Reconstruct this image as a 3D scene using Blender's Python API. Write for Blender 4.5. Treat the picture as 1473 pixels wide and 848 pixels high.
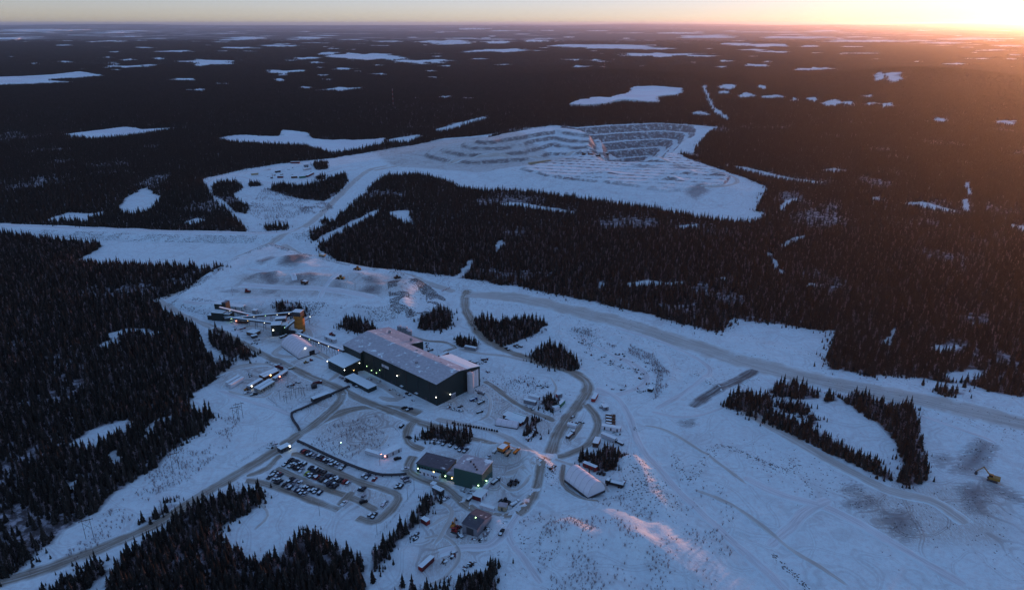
import bpy, bmesh, math, random
import numpy as np
from mathutils import Vector, Matrix

for o in list(bpy.data.objects): bpy.data.objects.remove(o)
SC = bpy.context.scene
COL = SC.collection
R = math.radians

# ------------------------------------------------------------------ camera
H = 260.0                      # flying height of the drone, metres
F = 1052.0                     # focal length in pixels of the 1473 x 848 photograph
PITCH = math.atan(390 / 1052)  # true horizon at row 34
cam_d = bpy.data.cameras.new('camera'); cam = bpy.data.objects.new('camera', cam_d); COL.objects.link(cam)
cam.location = (0, 0, H); cam.rotation_euler = (math.pi / 2 - PITCH, 0, 0)
cam_d.sensor_fit = 'HORIZONTAL'; cam_d.sensor_width = 36; cam_d.lens = F / 1473 * 36
cam_d.clip_start = 1; cam_d.clip_end = 300000
SC.camera = cam

# ------------------------------------------------------------------ sky, sun, exposure
SUN_AZ, SUN_EL = R(42.0), R(1.35)          # just outside the right edge of the frame, about to set
world = bpy.data.worlds.new('World'); SC.world = world; world.use_nodes = True
wt = world.node_tree; bg = wt.nodes['Background']
sky = wt.nodes.new('ShaderNodeTexSky'); sky.sky_type = 'NISHITA'; sky.sun_disc = False
sky.sun_elevation = SUN_EL; sky.sun_rotation = SUN_AZ
sky.altitude = 500; sky.air_density = 0.7; sky.dust_density = 0.5; sky.ozone_density = 2.2
gm = wt.nodes.new('ShaderNodeGamma'); gm.inputs[1].default_value = 0.51      # the camera's soft tone curve for the bright western sky
wb = wt.nodes.new('ShaderNodeMix'); wb.data_type = 'RGBA'; wb.blend_type = 'MULTIPLY'; wb.inputs[0].default_value = 1; wb.inputs[7].default_value = (.92, .95, 1.34, 1)   # cold white balance
wt.links.new(sky.outputs[0], gm.inputs[0]); wt.links.new(gm.outputs[0], wb.inputs[6]); wt.links.new(wb.outputs[2], bg.inputs[0]); bg.inputs[1].default_value = 0.12
sun_d = bpy.data.lights.new('sun', 'SUN'); sun = bpy.data.objects.new('sun', sun_d); COL.objects.link(sun)
sun_d.energy = 1.05; sun_d.angle = R(0.5); sun_d.color = (1.0, 0.33, 0.12)
sd = Vector((math.sin(SUN_AZ) * math.cos(SUN_EL), math.cos(SUN_AZ) * math.cos(SUN_EL), math.sin(SUN_EL)))
sun.rotation_euler = (-sd).to_track_quat('-Z', 'Y').to_euler()
SC.view_settings.view_transform = 'Standard'; SC.view_settings.look = 'None'
SC.view_settings.exposure = 2.0; SC.view_settings.gamma = 1.0
SC.cycles.max_bounces = 5; SC.cycles.diffuse_bounces = 3; SC.cycles.volume_bounces = 0

# ------------------------------------------------------------------ helpers: pixels, noise, masks
CP, SP = math.cos(PITCH), math.sin(PITCH)
def P(px, py, z=0.0):
    a = (px - 736.5) / F; b = -(py - 424) / F
    dx, dy, dz = a, CP + b * SP, -SP + b * CP
    t = (z - H) / dz
    return (dx * t, dy * t)
def PP(pts, z=0.0): return np.array([P(x, y, z) for x, y in pts])

def _hash(ix, iy, seed):
    h = (ix.astype(np.int64) * 374761393 + iy.astype(np.int64) * 668265263 + seed * 974711) & 0x7fffffff
    h = ((h ^ (h >> 13)) * 1274126177) & 0x7fffffff
    return ((h ^ (h >> 16)) & 0xffff) / 65535.0
def vnoise(x, y, s, seed=0):
    x = np.asarray(x, float) / s; y = np.asarray(y, float) / s
    ix = np.floor(x); iy = np.floor(y); fx = x - ix; fy = y - iy
    fx = fx * fx * (3 - 2 * fx); fy = fy * fy * (3 - 2 * fy)
    a = _hash(ix, iy, seed); b = _hash(ix + 1, iy, seed); c = _hash(ix, iy + 1, seed); d = _hash(ix + 1, iy + 1, seed)
    return (a * (1 - fx) + b * fx) * (1 - fy) + (c * (1 - fx) + d * fx) * fy
def fbm(x, y, s, seed=0, n=3):
    r = 0; amp = 0.5; tot = 0
    for k in range(n):
        r = r + amp * vnoise(x, y, s / 2 ** k, seed + 17 * k); tot += amp; amp *= 0.5
    return r / tot
def inside(x, y, poly):
    r = np.zeros(x.shape, bool); n = len(poly)
    bb = (x >= poly[:, 0].min()) & (x <= poly[:, 0].max()) & (y >= poly[:, 1].min()) & (y <= poly[:, 1].max())
    if not bb.any(): return r
    xx, yy = x[bb], y[bb]; rr = np.zeros(xx.shape, bool); j = n - 1
    for i in range(n):
        xi, yi = poly[i]; xj, yj = poly[j]
        if yi != yj:
            rr ^= ((yi > yy) != (yj > yy)) & (xx < (xj - xi) * (yy - yi) / (yj - yi) + xi)
        j = i
    r[bb] = rr
    return r
def sdist(x, y, pts, closed=False, far=1e9, maxd=None):
    """distance to a polyline; beyond maxd of its box the answer is far"""
    r = np.full(x.shape, far)
    if maxd is not None:
        bb = (x >= pts[:, 0].min() - maxd) & (x <= pts[:, 0].max() + maxd) & (y >= pts[:, 1].min() - maxd) & (y <= pts[:, 1].max() + maxd)
    else: bb = np.ones(x.shape, bool)
    if not bb.any(): return r
    xx, yy = x[bb], y[bb]; d2 = np.full(xx.shape, 1e18); n = len(pts)
    for i in range(n if closed else n - 1):
        a = pts[i]; b = pts[(i + 1) % n]; v = b - a; L = max(float(v @ v), 1e-9)
        t = np.clip(((xx - a[0]) * v[0] + (yy - a[1]) * v[1]) / L, 0, 1)
        d2 = np.minimum(d2, (xx - a[0] - t * v[0]) ** 2 + (yy - a[1] - t * v[1]) ** 2)
    r[bb] = np.sqrt(d2)
    return r
def smooth(t): t = np.clip(t, 0, 1); return t * t * (3 - 2 * t)
def spline(pts, step=6.0):
    """Catmull-Rom through points (N,2), resampled about every step metres"""
    pts = np.asarray(pts, float); out = []
    q = np.vstack([2 * pts[0] - pts[1], pts, 2 * pts[-1] - pts[-2]])
    for i in range(1, len(q) - 2):
        p0, p1, p2, p3 = q[i - 1], q[i], q[i + 1], q[i + 2]
        n = max(2, int(np.linalg.norm(p2 - p1) / step))
        for k in range(n):
            t = k / n
            out.append(0.5 * (2 * p1 + (p2 - p0) * t + (2 * p0 - 5 * p1 + 4 * p2 - p3) * t * t + (3 * p1 - p0 - 3 * p2 + p3) * t ** 3))
    out.append(pts[-1])
    return np.array(out)

# ------------------------------------------------------------------ outlines read off the photograph (pixels)
MINE = PP([(-420, 318), (0, 321), (60, 326), (130, 330), (200, 331), (280, 334), (357, 335), (338, 313), (318, 297), (303, 278), (290, 258), (320, 251),
  (350, 244), (395, 237), (450, 230), (480, 227), (505, 223), (560, 214), (600, 208), (640, 199), (690, 195), (720, 190), (760, 184), (800, 180),
  (830, 183), (880, 179), (950, 177), (1000, 180), (1032, 183), (1017, 193), (1006, 207), (998, 221), (1012, 226), (1001, 229), (978, 225), (985, 231), (1000, 238),
  (1040, 252), (1075, 264), (1102, 270), (1097, 284), (1087, 303), (1100, 305), (1100, 313), (1078, 320), (1040, 318), (980, 309), (930, 299),
  (860, 290), (790, 280), (740, 274), (700, 275), (660, 270), (640, 260), (600, 251), (555, 253), (535, 268), (520, 282), (505, 297), (478, 318), (445, 340), (462, 360),
  (490, 378), (520, 386), (590, 394), (660, 403), (740, 415), (800, 428), (870, 443), (940, 458), (1000, 475), (1036, 485), (1046, 470), (1050, 458),
  (1100, 463), (1150, 470), (1200, 477), (1196, 500), (1188, 535), (1215, 540), (1250, 546), (1275, 538), (1300, 541), (1350, 548), (1410, 558), (1473, 566), (1700, 590), (2600, 760),
  (2600, 1900), (-900, 1900), (-700, 1300), (-150, 910), (0, 830), (40, 806), (80, 768), (130, 738), (180, 699), (210, 682), (250, 648),
  (302, 607), (302, 594), (275, 592), (272, 583), (280, 566), (310, 545), (338, 528), (320, 522), (308, 527), (292, 505), (286, 478), (265, 462), (245, 452), (213, 433), (240, 424), (270, 414),
  (300, 399), (318, 391), (280, 384), (180, 381), (105, 377), (150, 354), (60, 343), (0, 338), (-420, 330)])
def blob(cx, cy, rx, ry, n=14, seed=1, j=.28):
    rnd = random.Random(seed); out = []
    for k in range(n):
        a = 2 * math.pi * k / n; s = 1 + rnd.uniform(-j, j)
        out.append((cx + rx * s * math.cos(a), cy + ry * s * math.sin(a)))
    return out
# openings in the forest: bogs, cut lines, small clearings
CLEAR_PX = [
  [(97, 638), (140, 613), (185, 603), (197, 612), (160, 629), (130, 644), (100, 643)],
  [(203, 628), (216, 610), (250, 595), (250, 602), (222, 618), (207, 636)],
  [(68, 316), (100, 305), (132, 308), (127, 320), (80, 319)], [(170, 305), (180, 285), (208, 270), (232, 283), (218, 303), (187, 309)],
  [(128, 308), (150, 304), (149, 310), (130, 313)], [(262, 322), (285, 314), (300, 317), (280, 325)], [(250, 345), (330, 342), (330, 352), (250, 352)],
  [(625, 187), (655, 178), (695, 168), (705, 170), (680, 178), (650, 187), (628, 191)], [(560, 200), (600, 194), (612, 196), (585, 206), (556, 205)],
  [(440, 352), (470, 336), (505, 318), (545, 300), (547, 306), (508, 325), (478, 344), (447, 362)],
  [(556, 306), (575, 302), (592, 304), (588, 312), (600, 322), (590, 324), (570, 316)],
  [(718, 292), (750, 292), (800, 300), (830, 306), (828, 309), (790, 304), (745, 297), (720, 297)],
  [(655, 400), (665, 388), (678, 372), (683, 375), (673, 393), (662, 405)], [(710, 352), (722, 345), (726, 350), (718, 357), (720, 366), (712, 362)],
  [(890, 408), (930, 404), (960, 408), (990, 405), (985, 412), (935, 412), (900, 414)], [(860, 412), (866, 404), (869, 407), (863, 420)],
  [(975, 325), (1005, 322), (1008, 328), (980, 329)], [(1120, 355), (1145, 340), (1162, 337), (1155, 344), (1130, 357)], [(1103, 362), (1112, 365), (1120, 385), (1135, 394), (1128, 397), (1110, 385)],
  [(1025, 402), (1040, 398), (1048, 402), (1035, 406)], [(1148, 412), (1170, 406), (1180, 412), (1160, 417)], 
  [(1052, 238), (1070, 240), (1110, 250), (1150, 258), (1185, 262), (1170, 265), (1130, 260), (1085, 252), (1058, 244)], [(1120, 300), (1135, 286), (1150, 285), (1140, 292), (1124, 305)], [(1038, 240), (1048, 237), (1052, 241), (1042, 244)],
  [(1385, 288), (1392, 286), (1398, 305), (1386, 306)], [(1388, 262), (1394, 262), (1398, 282), (1391, 284)], [(1445, 322), (1480, 326), (1500, 336), (1470, 332)],
  [(1270, 495), (1285, 470), (1290, 475), (1280, 500)], [(1335, 500), (1375, 495), (1380, 503), (1345, 508)], [(1345, 540), (1400, 530), (1420, 545), (1380, 552)],
  [(1180, 245), (1200, 242), (1225, 246), (1200, 249)], [(1290, 292), (1330, 290), (1380, 305), (1350, 303)], [(1250, 285), (1262, 283), (1270, 288), (1258, 290)],
  [(150, 480), (190, 472), (240, 478), (235, 484), (190, 480), (155, 488)], [(140, 498), (165, 486), (176, 492), (152, 503)],
  [(150, 650), (165, 645), (172, 668), (160, 668)], [(98, 695), (108, 690), (110, 702), (100, 706)],
  [(1008, 126), (1015, 124), (1022, 140), (1030, 155), (1053, 172), (1045, 174), (1026, 163), (1016, 145)], [(993, 163), (1005, 159), (1025, 166), (1015, 169), (997, 167)],
]
for k, (x, y) in enumerate([(1040, 135), (1078, 138), (1110, 142), (1142, 146), (1170, 148), (1195, 152), (1218, 154), (1250, 155), (1275, 157), (1248, 145), (1075, 140), (1045, 127), (1095, 128), (1262, 120), (1285, 122), (1320, 111), (1352, 176), (1446, 180)]):
    CLEAR_PX.append(blob(x, y, 9 + (k % 3) * 3, 3.8, 10, k, .5))
CLEAR = [PP(c) for c in CLEAR_PX]
# frozen lakes beyond the mine, traced
LAKE_PX = [
  [(815, 153), (850, 144), (880, 143), (905, 135), (910, 128), (945, 127), (982, 131), (975, 139), (946, 142), (944, 150), (900, 147), (850, 154)],
  [(312, 199), (340, 195), (402, 196), (405, 187), (440, 191), (450, 200), (500, 202), (556, 199), (550, 208), (512, 216), (475, 221), (440, 210), (380, 208), (330, 205)],
  [(90, 194), (130, 189), (180, 183), (205, 186), (256, 184), (207, 193), (165, 198), (130, 200)],
  [(-60, 112), (30, 110), (80, 107), (115, 103), (155, 110), (120, 113), (70, 116), (115, 119), (60, 122), (-60, 126)],
]
rl = random.Random(5)
FAR = [(300, 90, 34, 4), (262, 115, 24, 2.5), (283, 130, 16, 2), (320, 121, 13, 1.6), (180, 97, 30, 2), (210, 95, 16, 1.5), (95, 90, 10, 1.5), (185, 87, 12, 1.5), (228, 85, 10, 1.3),
  (405, 104, 25, 3), (402, 116, 8, 3), (440, 127, 14, 2), (480, 130, 22, 2), (500, 128, 25, 2), (465, 109, 12, 1.5), (495, 100, 20, 1.6), (520, 82, 45, 5), (440, 85, 22, 2), (610, 89, 40, 2.4), (640, 96, 12, 1.4),
  (555, 84, 35, 3), (645, 60, 32, 2.2), (715, 60, 18, 2), (770, 58, 18, 1.6), (715, 74, 55, 3), (870, 67, 70, 3.5), (920, 70, 50, 2.4), (955, 80, 60, 3), (835, 97, 16, 2), (867, 97, 7, 1),
  (1020, 53, 36, 1.8), (1060, 63, 22, 2.4), (1100, 65, 35, 2), (1165, 66, 15, 1.6), (1080, 72, 24, 1.3), (1010, 82, 22, 1.6), (1110, 75, 25, 1.5), (1175, 100, 34, 2.4), (1158, 102, 15, 2), (1090, 95, 20, 2.2), (1105, 90, 8, 1.4),
  (1270, 59, 80, 1.6), (1350, 62, 40, 1.4), (1375, 93, 22, 1.5), (1450, 66, 25, 1.6), (1430, 72, 30, 1.3), (1150, 54, 40, 1.4), (355, 55, 20, 1.8), (400, 66, 25, 1.8), (445, 55, 20, 1.2), (250, 75, 28, 1.6),
  (345, 69, 25, 1.5), (205, 69, 12, 1.2), (60, 43.5, 40, 1), (160, 47, 16, 1), (10, 56, 22, 1.2), (90, 66, 12, .9), (135, 61, 10, .9), (190, 53, 10, .9), (110, 43, 16, .8), (470, 78, 18, 2), (430, 103, 12, 1.6), (460, 98, 9, 1.3),
  (470, 115, 10, 1.3), (545, 95, 9, 1.2), (665, 62, 10, 1), (690, 86, 14, 1.2), (725, 94, 12, 1.3), (640, 144, 10, 2), (670, 144, 10, 1.6), (600, 146, 6, 1), (625, 112, 12, 1.2), (515, 103, 9, 1), (620, 103, 10, 1.6), (1230, 67, 22, 1), (1240, 77, 30, .9), (1415, 85, 18, 1), (1400, 56, 40, 1), (980, 48, 25, 1), (680, 42, 18, .8)]
for k in range(170):          # countless small bogs on the far plain
    y = 44 + 66 * rl.random() ** 1.5; x = rl.uniform(-60, 1533)
    if 560 < x < 1000 and y > 100: continue
    w_ = rl.uniform(3, 17) * (1.3 if y < 70 else .9); FAR.append((x, y, w_, max(.35, (y - 34) / 40 * rl.uniform(.35, 1.1))))
for k, (x, y, a, b) in enumerate(FAR): LAKE_PX.append(blob(x, y, a, b, 22, 100 + k, .42))
LAKES = [PP(l) for l in LAKE_PX]
# stands of spruce left inside the clearing
ISLAND_PX = [
  [(490, 470), (500, 462), (520, 464), (538, 473), (537, 482), (520, 480), (498, 474)], [(600, 468), (612, 458), (635, 447), (648, 450), (650, 470), (625, 476), (604, 475)],
  [(684, 468), (690, 457), (700, 463), (735, 462), (765, 460), (786, 466), (770, 480), (745, 490), (720, 499), (695, 483)], [(762, 512), (790, 496), (808, 500), (822, 515), (834, 530), (815, 535), (785, 527)],
  [(654, 490), (668, 488), (690, 498), (682, 503), (660, 498)], [(606, 632), (620, 619), (650, 622), (676, 625), (686, 634), (668, 642), (640, 634)],
  [(776, 582), (784, 575), (804, 575), (806, 586), (790, 589)], [(752, 626), (760, 612), (772, 606), (774, 620), (762, 628)], [(850, 668), (858, 655), (880, 648), (892, 660), (884, 675), (862, 679)], [(832, 660), (843, 657), (846, 663), (836, 666)],
  [(1042, 584), (1060, 568), (1090, 568), (1112, 576), (1110, 596), (1135, 603), (1150, 610), (1180, 625), (1225, 650), (1260, 668), (1285, 685), (1280, 691), (1240, 672), (1190, 650), (1150, 632), (1110, 612), (1075, 598)],
  [(1212, 575), (1232, 568), (1270, 580), (1315, 590), (1322, 622), (1330, 660), (1335, 690), (1320, 697), (1290, 695), (1300, 670), (1290, 640), (1270, 612), (1240, 595)],
  [(1112, 560), (1135, 552), (1165, 560), (1180, 572), (1150, 574), (1120, 570)], [(1118, 582), (1150, 585), (1165, 592), (1160, 598), (1128, 590)], [(1345, 568), (1365, 565), (1385, 572), (1360, 574)], [(1405, 555), (1440, 553), (1475, 560), (1520, 572), (1475, 572), (1430, 566)],
  [(1186, 574), (1200, 570), (1202, 577), (1188, 578)], [(1160, 608), (1172, 604), (1176, 610), (1164, 612)],
  [(532, 812), (545, 790), (560, 775), (585, 752), (610, 725), (627, 712), (627, 722), (605, 748), (585, 768), (560, 795), (545, 815), (534, 822)],
  [(660, 848), (668, 833), (690, 832), (700, 818), (712, 822), (714, 880), (655, 880)], [(565, 860), (580, 852), (620, 848), (650, 858), (640, 880), (560, 880)],
  [(395, 452), (402, 447), (436, 450), (436, 456), (400, 455)], [(300, 482), (312, 476), (330, 488), (345, 498), (358, 508), (355, 517), (338, 520), (318, 508), (305, 498)], [(345, 520), (356, 510), (364, 516), (352, 524)],
  [(62, 856), (90, 834), (120, 818), (150, 812), (156, 822), (130, 840), (110, 870), (50, 880)],
  [(165, 818), (175, 800), (205, 782), (240, 755), (290, 722), (330, 708), (378, 706), (382, 718), (357, 737), (322, 752), (318, 770), (326, 792), (345, 800), (366, 812), (405, 798), (428, 772), (445, 765), (470, 780), (500, 795), (521, 805), (530, 930), (120, 930)],
  [(212, 745), (235, 728), (247, 722), (249, 730), (232, 744), (216, 751)],
  [(305, 270), (315, 262), (340, 262), (350, 270), (335, 280), (345, 292), (360, 296), (355, 308), (338, 305), (322, 288), (308, 282)], [(388, 272), (405, 265), (428, 270), (405, 279)], [(409, 280), (420, 270), (450, 265), (480, 255), (497, 250), (500, 262), (485, 280), (465, 290), (435, 286)],
  [(450, 236), (470, 232), (472, 243), (455, 245)], [(358, 264), (375, 263), (374, 268), (360, 268)], [(380, 328), (400, 325), (415, 325), (412, 331), (384, 333)], [(466, 318), (470, 316), (475, 318), (468, 322)], [(456, 256), (468, 252), (468, 258), (458, 259)],
  [(702, 210), (715, 204), (730, 200), (760, 196), (782, 194), (783, 198), (740, 204), (712, 212)],
]
ISLANDS = [PP(i) for i in ISLAND_PX]

# ------------------------------------------------------------------ relief
PIT = PP([(800, 178), (830, 184), (880, 180), (950, 177.5), (1000, 181), (1005, 190), (985, 205), (968, 222), (955, 238), (910, 243), (865, 242), (848, 228), (838, 210), (815, 196)])
PITHILL = spline(PP([(700, 222), (750, 212), (800, 205), (845, 214)]), 20)
def ridge(x, y, pts, w, h): return h * np.exp(-(sdist(x, y, pts, maxd=3.2 * w, far=1e6) / w) ** 2)
RIDGES = [  # pixels of the crest, half width m, height m
  ([(722, 652), (742, 658), (760, 668)], 6, 4.0), ([(760, 662), (766, 672), (757, 682)], 8, 5.5), ([(690, 640), (722, 652)], 4, 2.5),
  ([(790, 676), (796, 690), (790, 700)], 5, 3.2), ([(905, 672), (925, 690), (938, 712), (950, 738)], 7, 5.0), ([(880, 665), (910, 670)], 4, 3.0), ([(918, 700), (930, 725)], 5, 2.8), ([(912, 690), (921, 684)], 9, 6.),
  ([(765, 708), (752, 728), (738, 742)], 3.5, 2.0), ([(708, 751), (718, 760), (712, 772)], 4, 2.6), ([(748, 752), (744, 770), (750, 785)], 3.5, 2.2), ([(578, 795), (590, 808)], 4, 3.0), ([(582, 812), (594, 822)], 4, 2.), ([(730, 798), (738, 806)], 4, 2.2),
  ([(820, 470), (850, 478), (860, 490)], 4, 2.), ([(815, 472), (850, 476), (900, 490), (935, 505), (955, 520), (966, 540), (958, 560)], 4.5, 2.6), ([(786, 474), (808, 472), (800, 482)], 6, 3.2),
  ([(1000, 540), (1040, 562), (1100, 595)], 5, 2.2), ([(1270, 240), (1275, 245)], 30, 3),
  ([(345, 500), (356, 520)], 4, 2.0), ([(340, 522), (348, 519)], 5, 2.5), ([(974, 655), (978, 680), (995, 690), (1010, 665), (1035, 642), (1075, 655), (1130, 678), (1145, 662)], 2.5, 1.2),
  ([(700, 745), (706, 741), (718, 752)], 3, 1.5), ([(612, 735), (640, 748), (680, 742)], 3, .8), ([(670, 720), (690, 742), (730, 745), (755, 725)], 3.5, 1.6),
  ([(797, 768), (828, 744), (850, 746), (895, 764), (932, 784)], 13, 3.4), ([(778, 776), (815, 774), (868, 784), (915, 793)], 9, 2.8), ([(828, 784), (846, 800), (862, 822), (872, 845)], 10, 2.6), ([(900, 800), (940, 812), (978, 815)], 11, 2.6), ([(945, 770), (965, 790), (985, 800)], 5, 2.),
  ([(0, 344), (200, 346), (330, 348), (400, 346)], 10, -1.5),
]
RIDGES = [(spline(PP(p), 12), w, h) for p, w, h in RIDGES]
PLATEAUS = [ # outline, height m, slope run m, rocky specks
  ([(262, 436), (330, 382), (390, 358), (430, 372), (520, 392), (585, 405), (598, 416), (578, 448), (545, 455), (470, 447), (400, 445), (330, 450)], 7.0, 16, 1.0),
  ([(578, 418), (598, 413), (620, 432), (622, 444), (600, 452), (584, 448)], 3.0, 16, 1.0),
  ([(880, 225), (960, 228), (1010, 246), (1050, 262), (1040, 275), (960, 285), (900, 275), (790, 262), (745, 250), (800, 238)], 9.0, 90, .35),
  ([(-420, 322), (0, 326), (200, 334), (330, 338), (400, 338), (440, 332), (445, 338), (400, 345), (330, 345), (200, 342), (0, 334), (-420, 328)], 4.0, 14, .8),
  ([(560, 392), (700, 415), (900, 460), (1100, 520), (1250, 560), (1473, 600), (1800, 660), (1800, 640), (1473, 585), (1250, 548), (1120, 505), (900, 448), (700, 405)], 3.5, 22, .25),
  ([(780, 850), (800, 790), (830, 755), (880, 755), (940, 780), (970, 800), (1000, 850), (1020, 900), (800, 900)], 2.9, 40, .0),
]
PLATEAUS = [(PP(p), h, w, s) for p, h, w, s in PLATEAUS]
MOUNDS = [(380, 407, 13, 5.5), (398, 405, 11, 5), (425, 383, 20, 8), (410, 388, 14, 5), (432, 408, 12, 5.5), (447, 407, 10, 5), (385, 388, 12, 3.5), (440, 393, 13, 4), (485, 415, 9, 3), (515, 405, 12, 3), (535, 410, 15, 4), (545, 422, 14, 4.5), (500, 420, 10, 4),
  (470, 408, 10, 3), (505, 382, 10, 3.2), (930, 226, 14, 6), (945, 240, 16, 7), (985, 258, 20, 5), (965, 268, 14, 6), (1030, 262, 14, 4), (898, 236, 12, 5), (870, 260, 25, 4), (860, 213, 20, 10), (1290, 745, 14, 1.6), (1395, 660, 22, -1.2), (1400, 700, 18, 1.), (1405, 640, 12, 1.5),
  (346, 517, 4.5, 3.2), (1250, 652, 20, -1), (770, 672, 7, 2)]
MOUNDS = [(P(a, b), s, h * (.62 if 360 < b < 430 else 1)) for a, b, s, h in MOUNDS]
HILLS = [(P(1340, 118), 420, 60), (P(880, 116), 380, 40), (P(590, 152), 250, 14), (P(1420, 150), 600, 20)]
def steps(d, run, drop, face):
    """a flight of benches: depth at inward distance d"""
    k = np.floor(d / run); f = d - k * run
    return drop * (k + np.clip(f / face, 0, 1))
def relief(x, y):
    x = np.asarray(x, float); y = np.asarray(y, float)
    dist = np.hypot(x, y)
    near = smooth((4500 - dist) / 2000)
    z = (fbm(x, y, 190, 3) - .5) * 3.0 * near + (fbm(x, y, 34, 9) - .5) * 0.9 * smooth((1600 - dist) / 800)
    z = z + smooth((dist - 3500) / 6000) * ((fbm(x, y, 5200, 41) - .5) * 34)
    z = z + smooth((dist - 38000) / 30000) * (fbm(x, y, 15000, 77, 4) ** 2) * 420
    for (cx, cy), s, h in HILLS: z = z + h * np.exp(-((x - cx) ** 2 + (y - cy) ** 2) / s ** 2) * (.85 + .3 * fbm(x, y, 300, 12))
    m = dist < 3200
    xm, ym, zm = x[m], y[m], z[m]
    for pts, w, h in RIDGES: zm = zm + ridge(xm, ym, pts, w, h) * (.65 + .7 * vnoise(xm, ym, 11, 5))
    for poly, h, w, s in PLATEAUS:
        jx = xm + 5 * (vnoise(xm, ym, 25, 31) - .5); jy = ym + 5 * (vnoise(xm, ym, 25, 32) - .5)
        d = sdist(jx, jy, poly, True, maxd=w + 5, far=1e6); ins = inside(jx, jy, poly)
        zm = zm + h * np.where(ins, 1, smooth(1 - d / w))
    for (cx, cy), s, h in MOUNDS:
        q = ((xm - cx) ** 2 + (ym - cy) ** 2) / s ** 2
        zm = zm + np.where(q < 9, h * np.exp(-q) * (.7 + .6 * vnoise(xm, ym, 9, 8)), 0)
    # scrub slope, raised and roughened with added hummocks so low sun speckles it
    dd = PLATEAUS[-1][0].mean(0); q = np.hypot(xm - dd[0], ym - dd[1]); zm = zm + smooth((150 - q) / 70) * ((fbm(xm, ym, 13, 66, 3) - .5) * 3.2)
    # stepped hill beside the pit
    d = sdist(xm, ym, PITHILL, maxd=260, far=1e6) + 70 * (fbm(xm, ym, 120, 22, 4) - .5)
    hh = 34 * np.clip(1 - d / 150, 0, 1); k = np.floor(hh / 8.0); f = hh / 8.0 - k
    zm = zm + 8.0 * (k + smooth((f - .55) / .45))
    # the pit
    ins = inside(xm, ym, PIT)
    if ins.any():
        d = np.zeros(xm.shape); d[ins] = sdist(xm[ins], ym[ins], PIT, True)
        d[ins] += 26 * (fbm(xm[ins], ym[ins], 70, 23, 4) - .5)
        d = np.clip(d - 6, 0, None)
        side = smooth((ym - P(900, 232)[1]) / 120)               # benches on the far wall, a ramped side towards the camera
        deep = np.minimum(steps(d, 29, 17, 15), 78)
        shallow = np.minimum(d * .55, 76)
        zm = zm - np.where(ins, deep * side + shallow * (1 - side), 0)
    # fine terraces on the slope in front of it
    t = inside(xm, ym, PLATEAUS[2][0])
    yy = ym + .25 * xm + 12 * fbm(xm, ym, 80, 55)
    zm = zm + np.where(t, 3.0 * smooth(((yy / 30) % 1 - .1) / .16) , 0)
    z[m] = zm
    return z
def hz(x, y): return float(relief(np.array([float(x)]), np.array([float(y)]))[0])

# ------------------------------------------------------------------ where trees stand
def forest_mask(x, y, jitter=True):
    if jitter:
        jx = x + 6 * (vnoise(x, y, 14, 91) - .5); jy = y + 6 * (vnoise(x, y, 14, 92) - .5)
    else: jx, jy = x, y
    m = ~inside(jx, jy, MINE)
    for c in CLEAR: m &= ~inside(jx, jy, c)
    for l in LAKES: m &= ~inside(jx, jy, l)
    for i in ISLANDS: m |= inside(x, y, i)
    return m

# ------------------------------------------------------------------ materials
def nt(name):
    m = bpy.data.materials.new(name); m.use_nodes = True; t = m.node_tree
    b = t.nodes['Principled BSDF']; b.inputs['Specular IOR Level'].default_value = .2; b.inputs['Roughness'].default_value = .8
    return m, t, b
def N(t, ty, **kw):
    n = t.nodes.new(ty)
    for k, v in kw.items():
        if hasattr(n, k): setattr(n, k, v)
        else: n.inputs[k.replace('_', ' ')].default_value = v
    return n
def noise(t, vec, scale, detail=3, rough=.55, dist=0):
    n = N(t, 'ShaderNodeTexNoise'); n.inputs['Scale'].default_value = scale; n.inputs['Detail'].default_value = detail
    n.inputs['Roughness'].default_value = rough; n.inputs['Distortion'].default_value = dist
    if vec is not None: t.links.new(vec, n.inputs['Vector'])
    return n.outputs['Fac']
def ramp(t, fac, a, b, ca=0, cb=1):
    n = N(t, 'ShaderNodeMapRange', interpolation_type='SMOOTHSTEP')
    for k, v in zip((1, 2, 3, 4), (a, b, ca, cb)): n.inputs[k].default_value = v
    t.links.new(fac, n.inputs[0]); return n.outputs[0]
def mth(t, op, a, b=None, clamp=False):
    n = N(t, 'ShaderNodeMath', operation=op); n.use_clamp = clamp
    for k, v in enumerate((a, b)):
        if v is None: continue
        if isinstance(v, (int, float)): n.inputs[k].default_value = v
        else: t.links.new(v, n.inputs[k])
    return n.outputs[0]
def mixc(t, fac, a, b):
    n = N(t, 'ShaderNodeMix', data_type='RGBA')
    if isinstance(fac, (int, float)): n.inputs[0].default_value = fac
    else: t.links.new(fac, n.inputs[0])
    for k, v in ((6, a), (7, b)):
        if isinstance(v, tuple): n.inputs[k].default_value = (*v, 1)
        else: t.links.new(v, n.inputs[k])
    return n.outputs[2]
def bump(t, b, h, strength, dist=1.0):
    n = N(t, 'ShaderNodeBump'); n.inputs['Strength'].default_value = strength; n.inputs['Distance'].default_value = dist
    t.links.new(h, n.inputs['Height']); t.links.new(n.outputs[0], b.inputs['Normal'])
def pos(t, scale=None):
    g = N(t, 'ShaderNodeNewGeometry')
    if scale is None: return g.outputs['Position'], g
    v = N(t, 'ShaderNodeVectorMath', operation='MULTIPLY'); v.inputs[1].default_value = scale
    t.links.new(g.outputs['Position'], v.inputs[0]); return v.outputs[0], g
SNOW = (.70, .865, .87); DIRTY = (.36, .33, .27); ROCK = (.17, .165, .165); CANOPY = (.009, .009, .011)
MAT = {}
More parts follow.
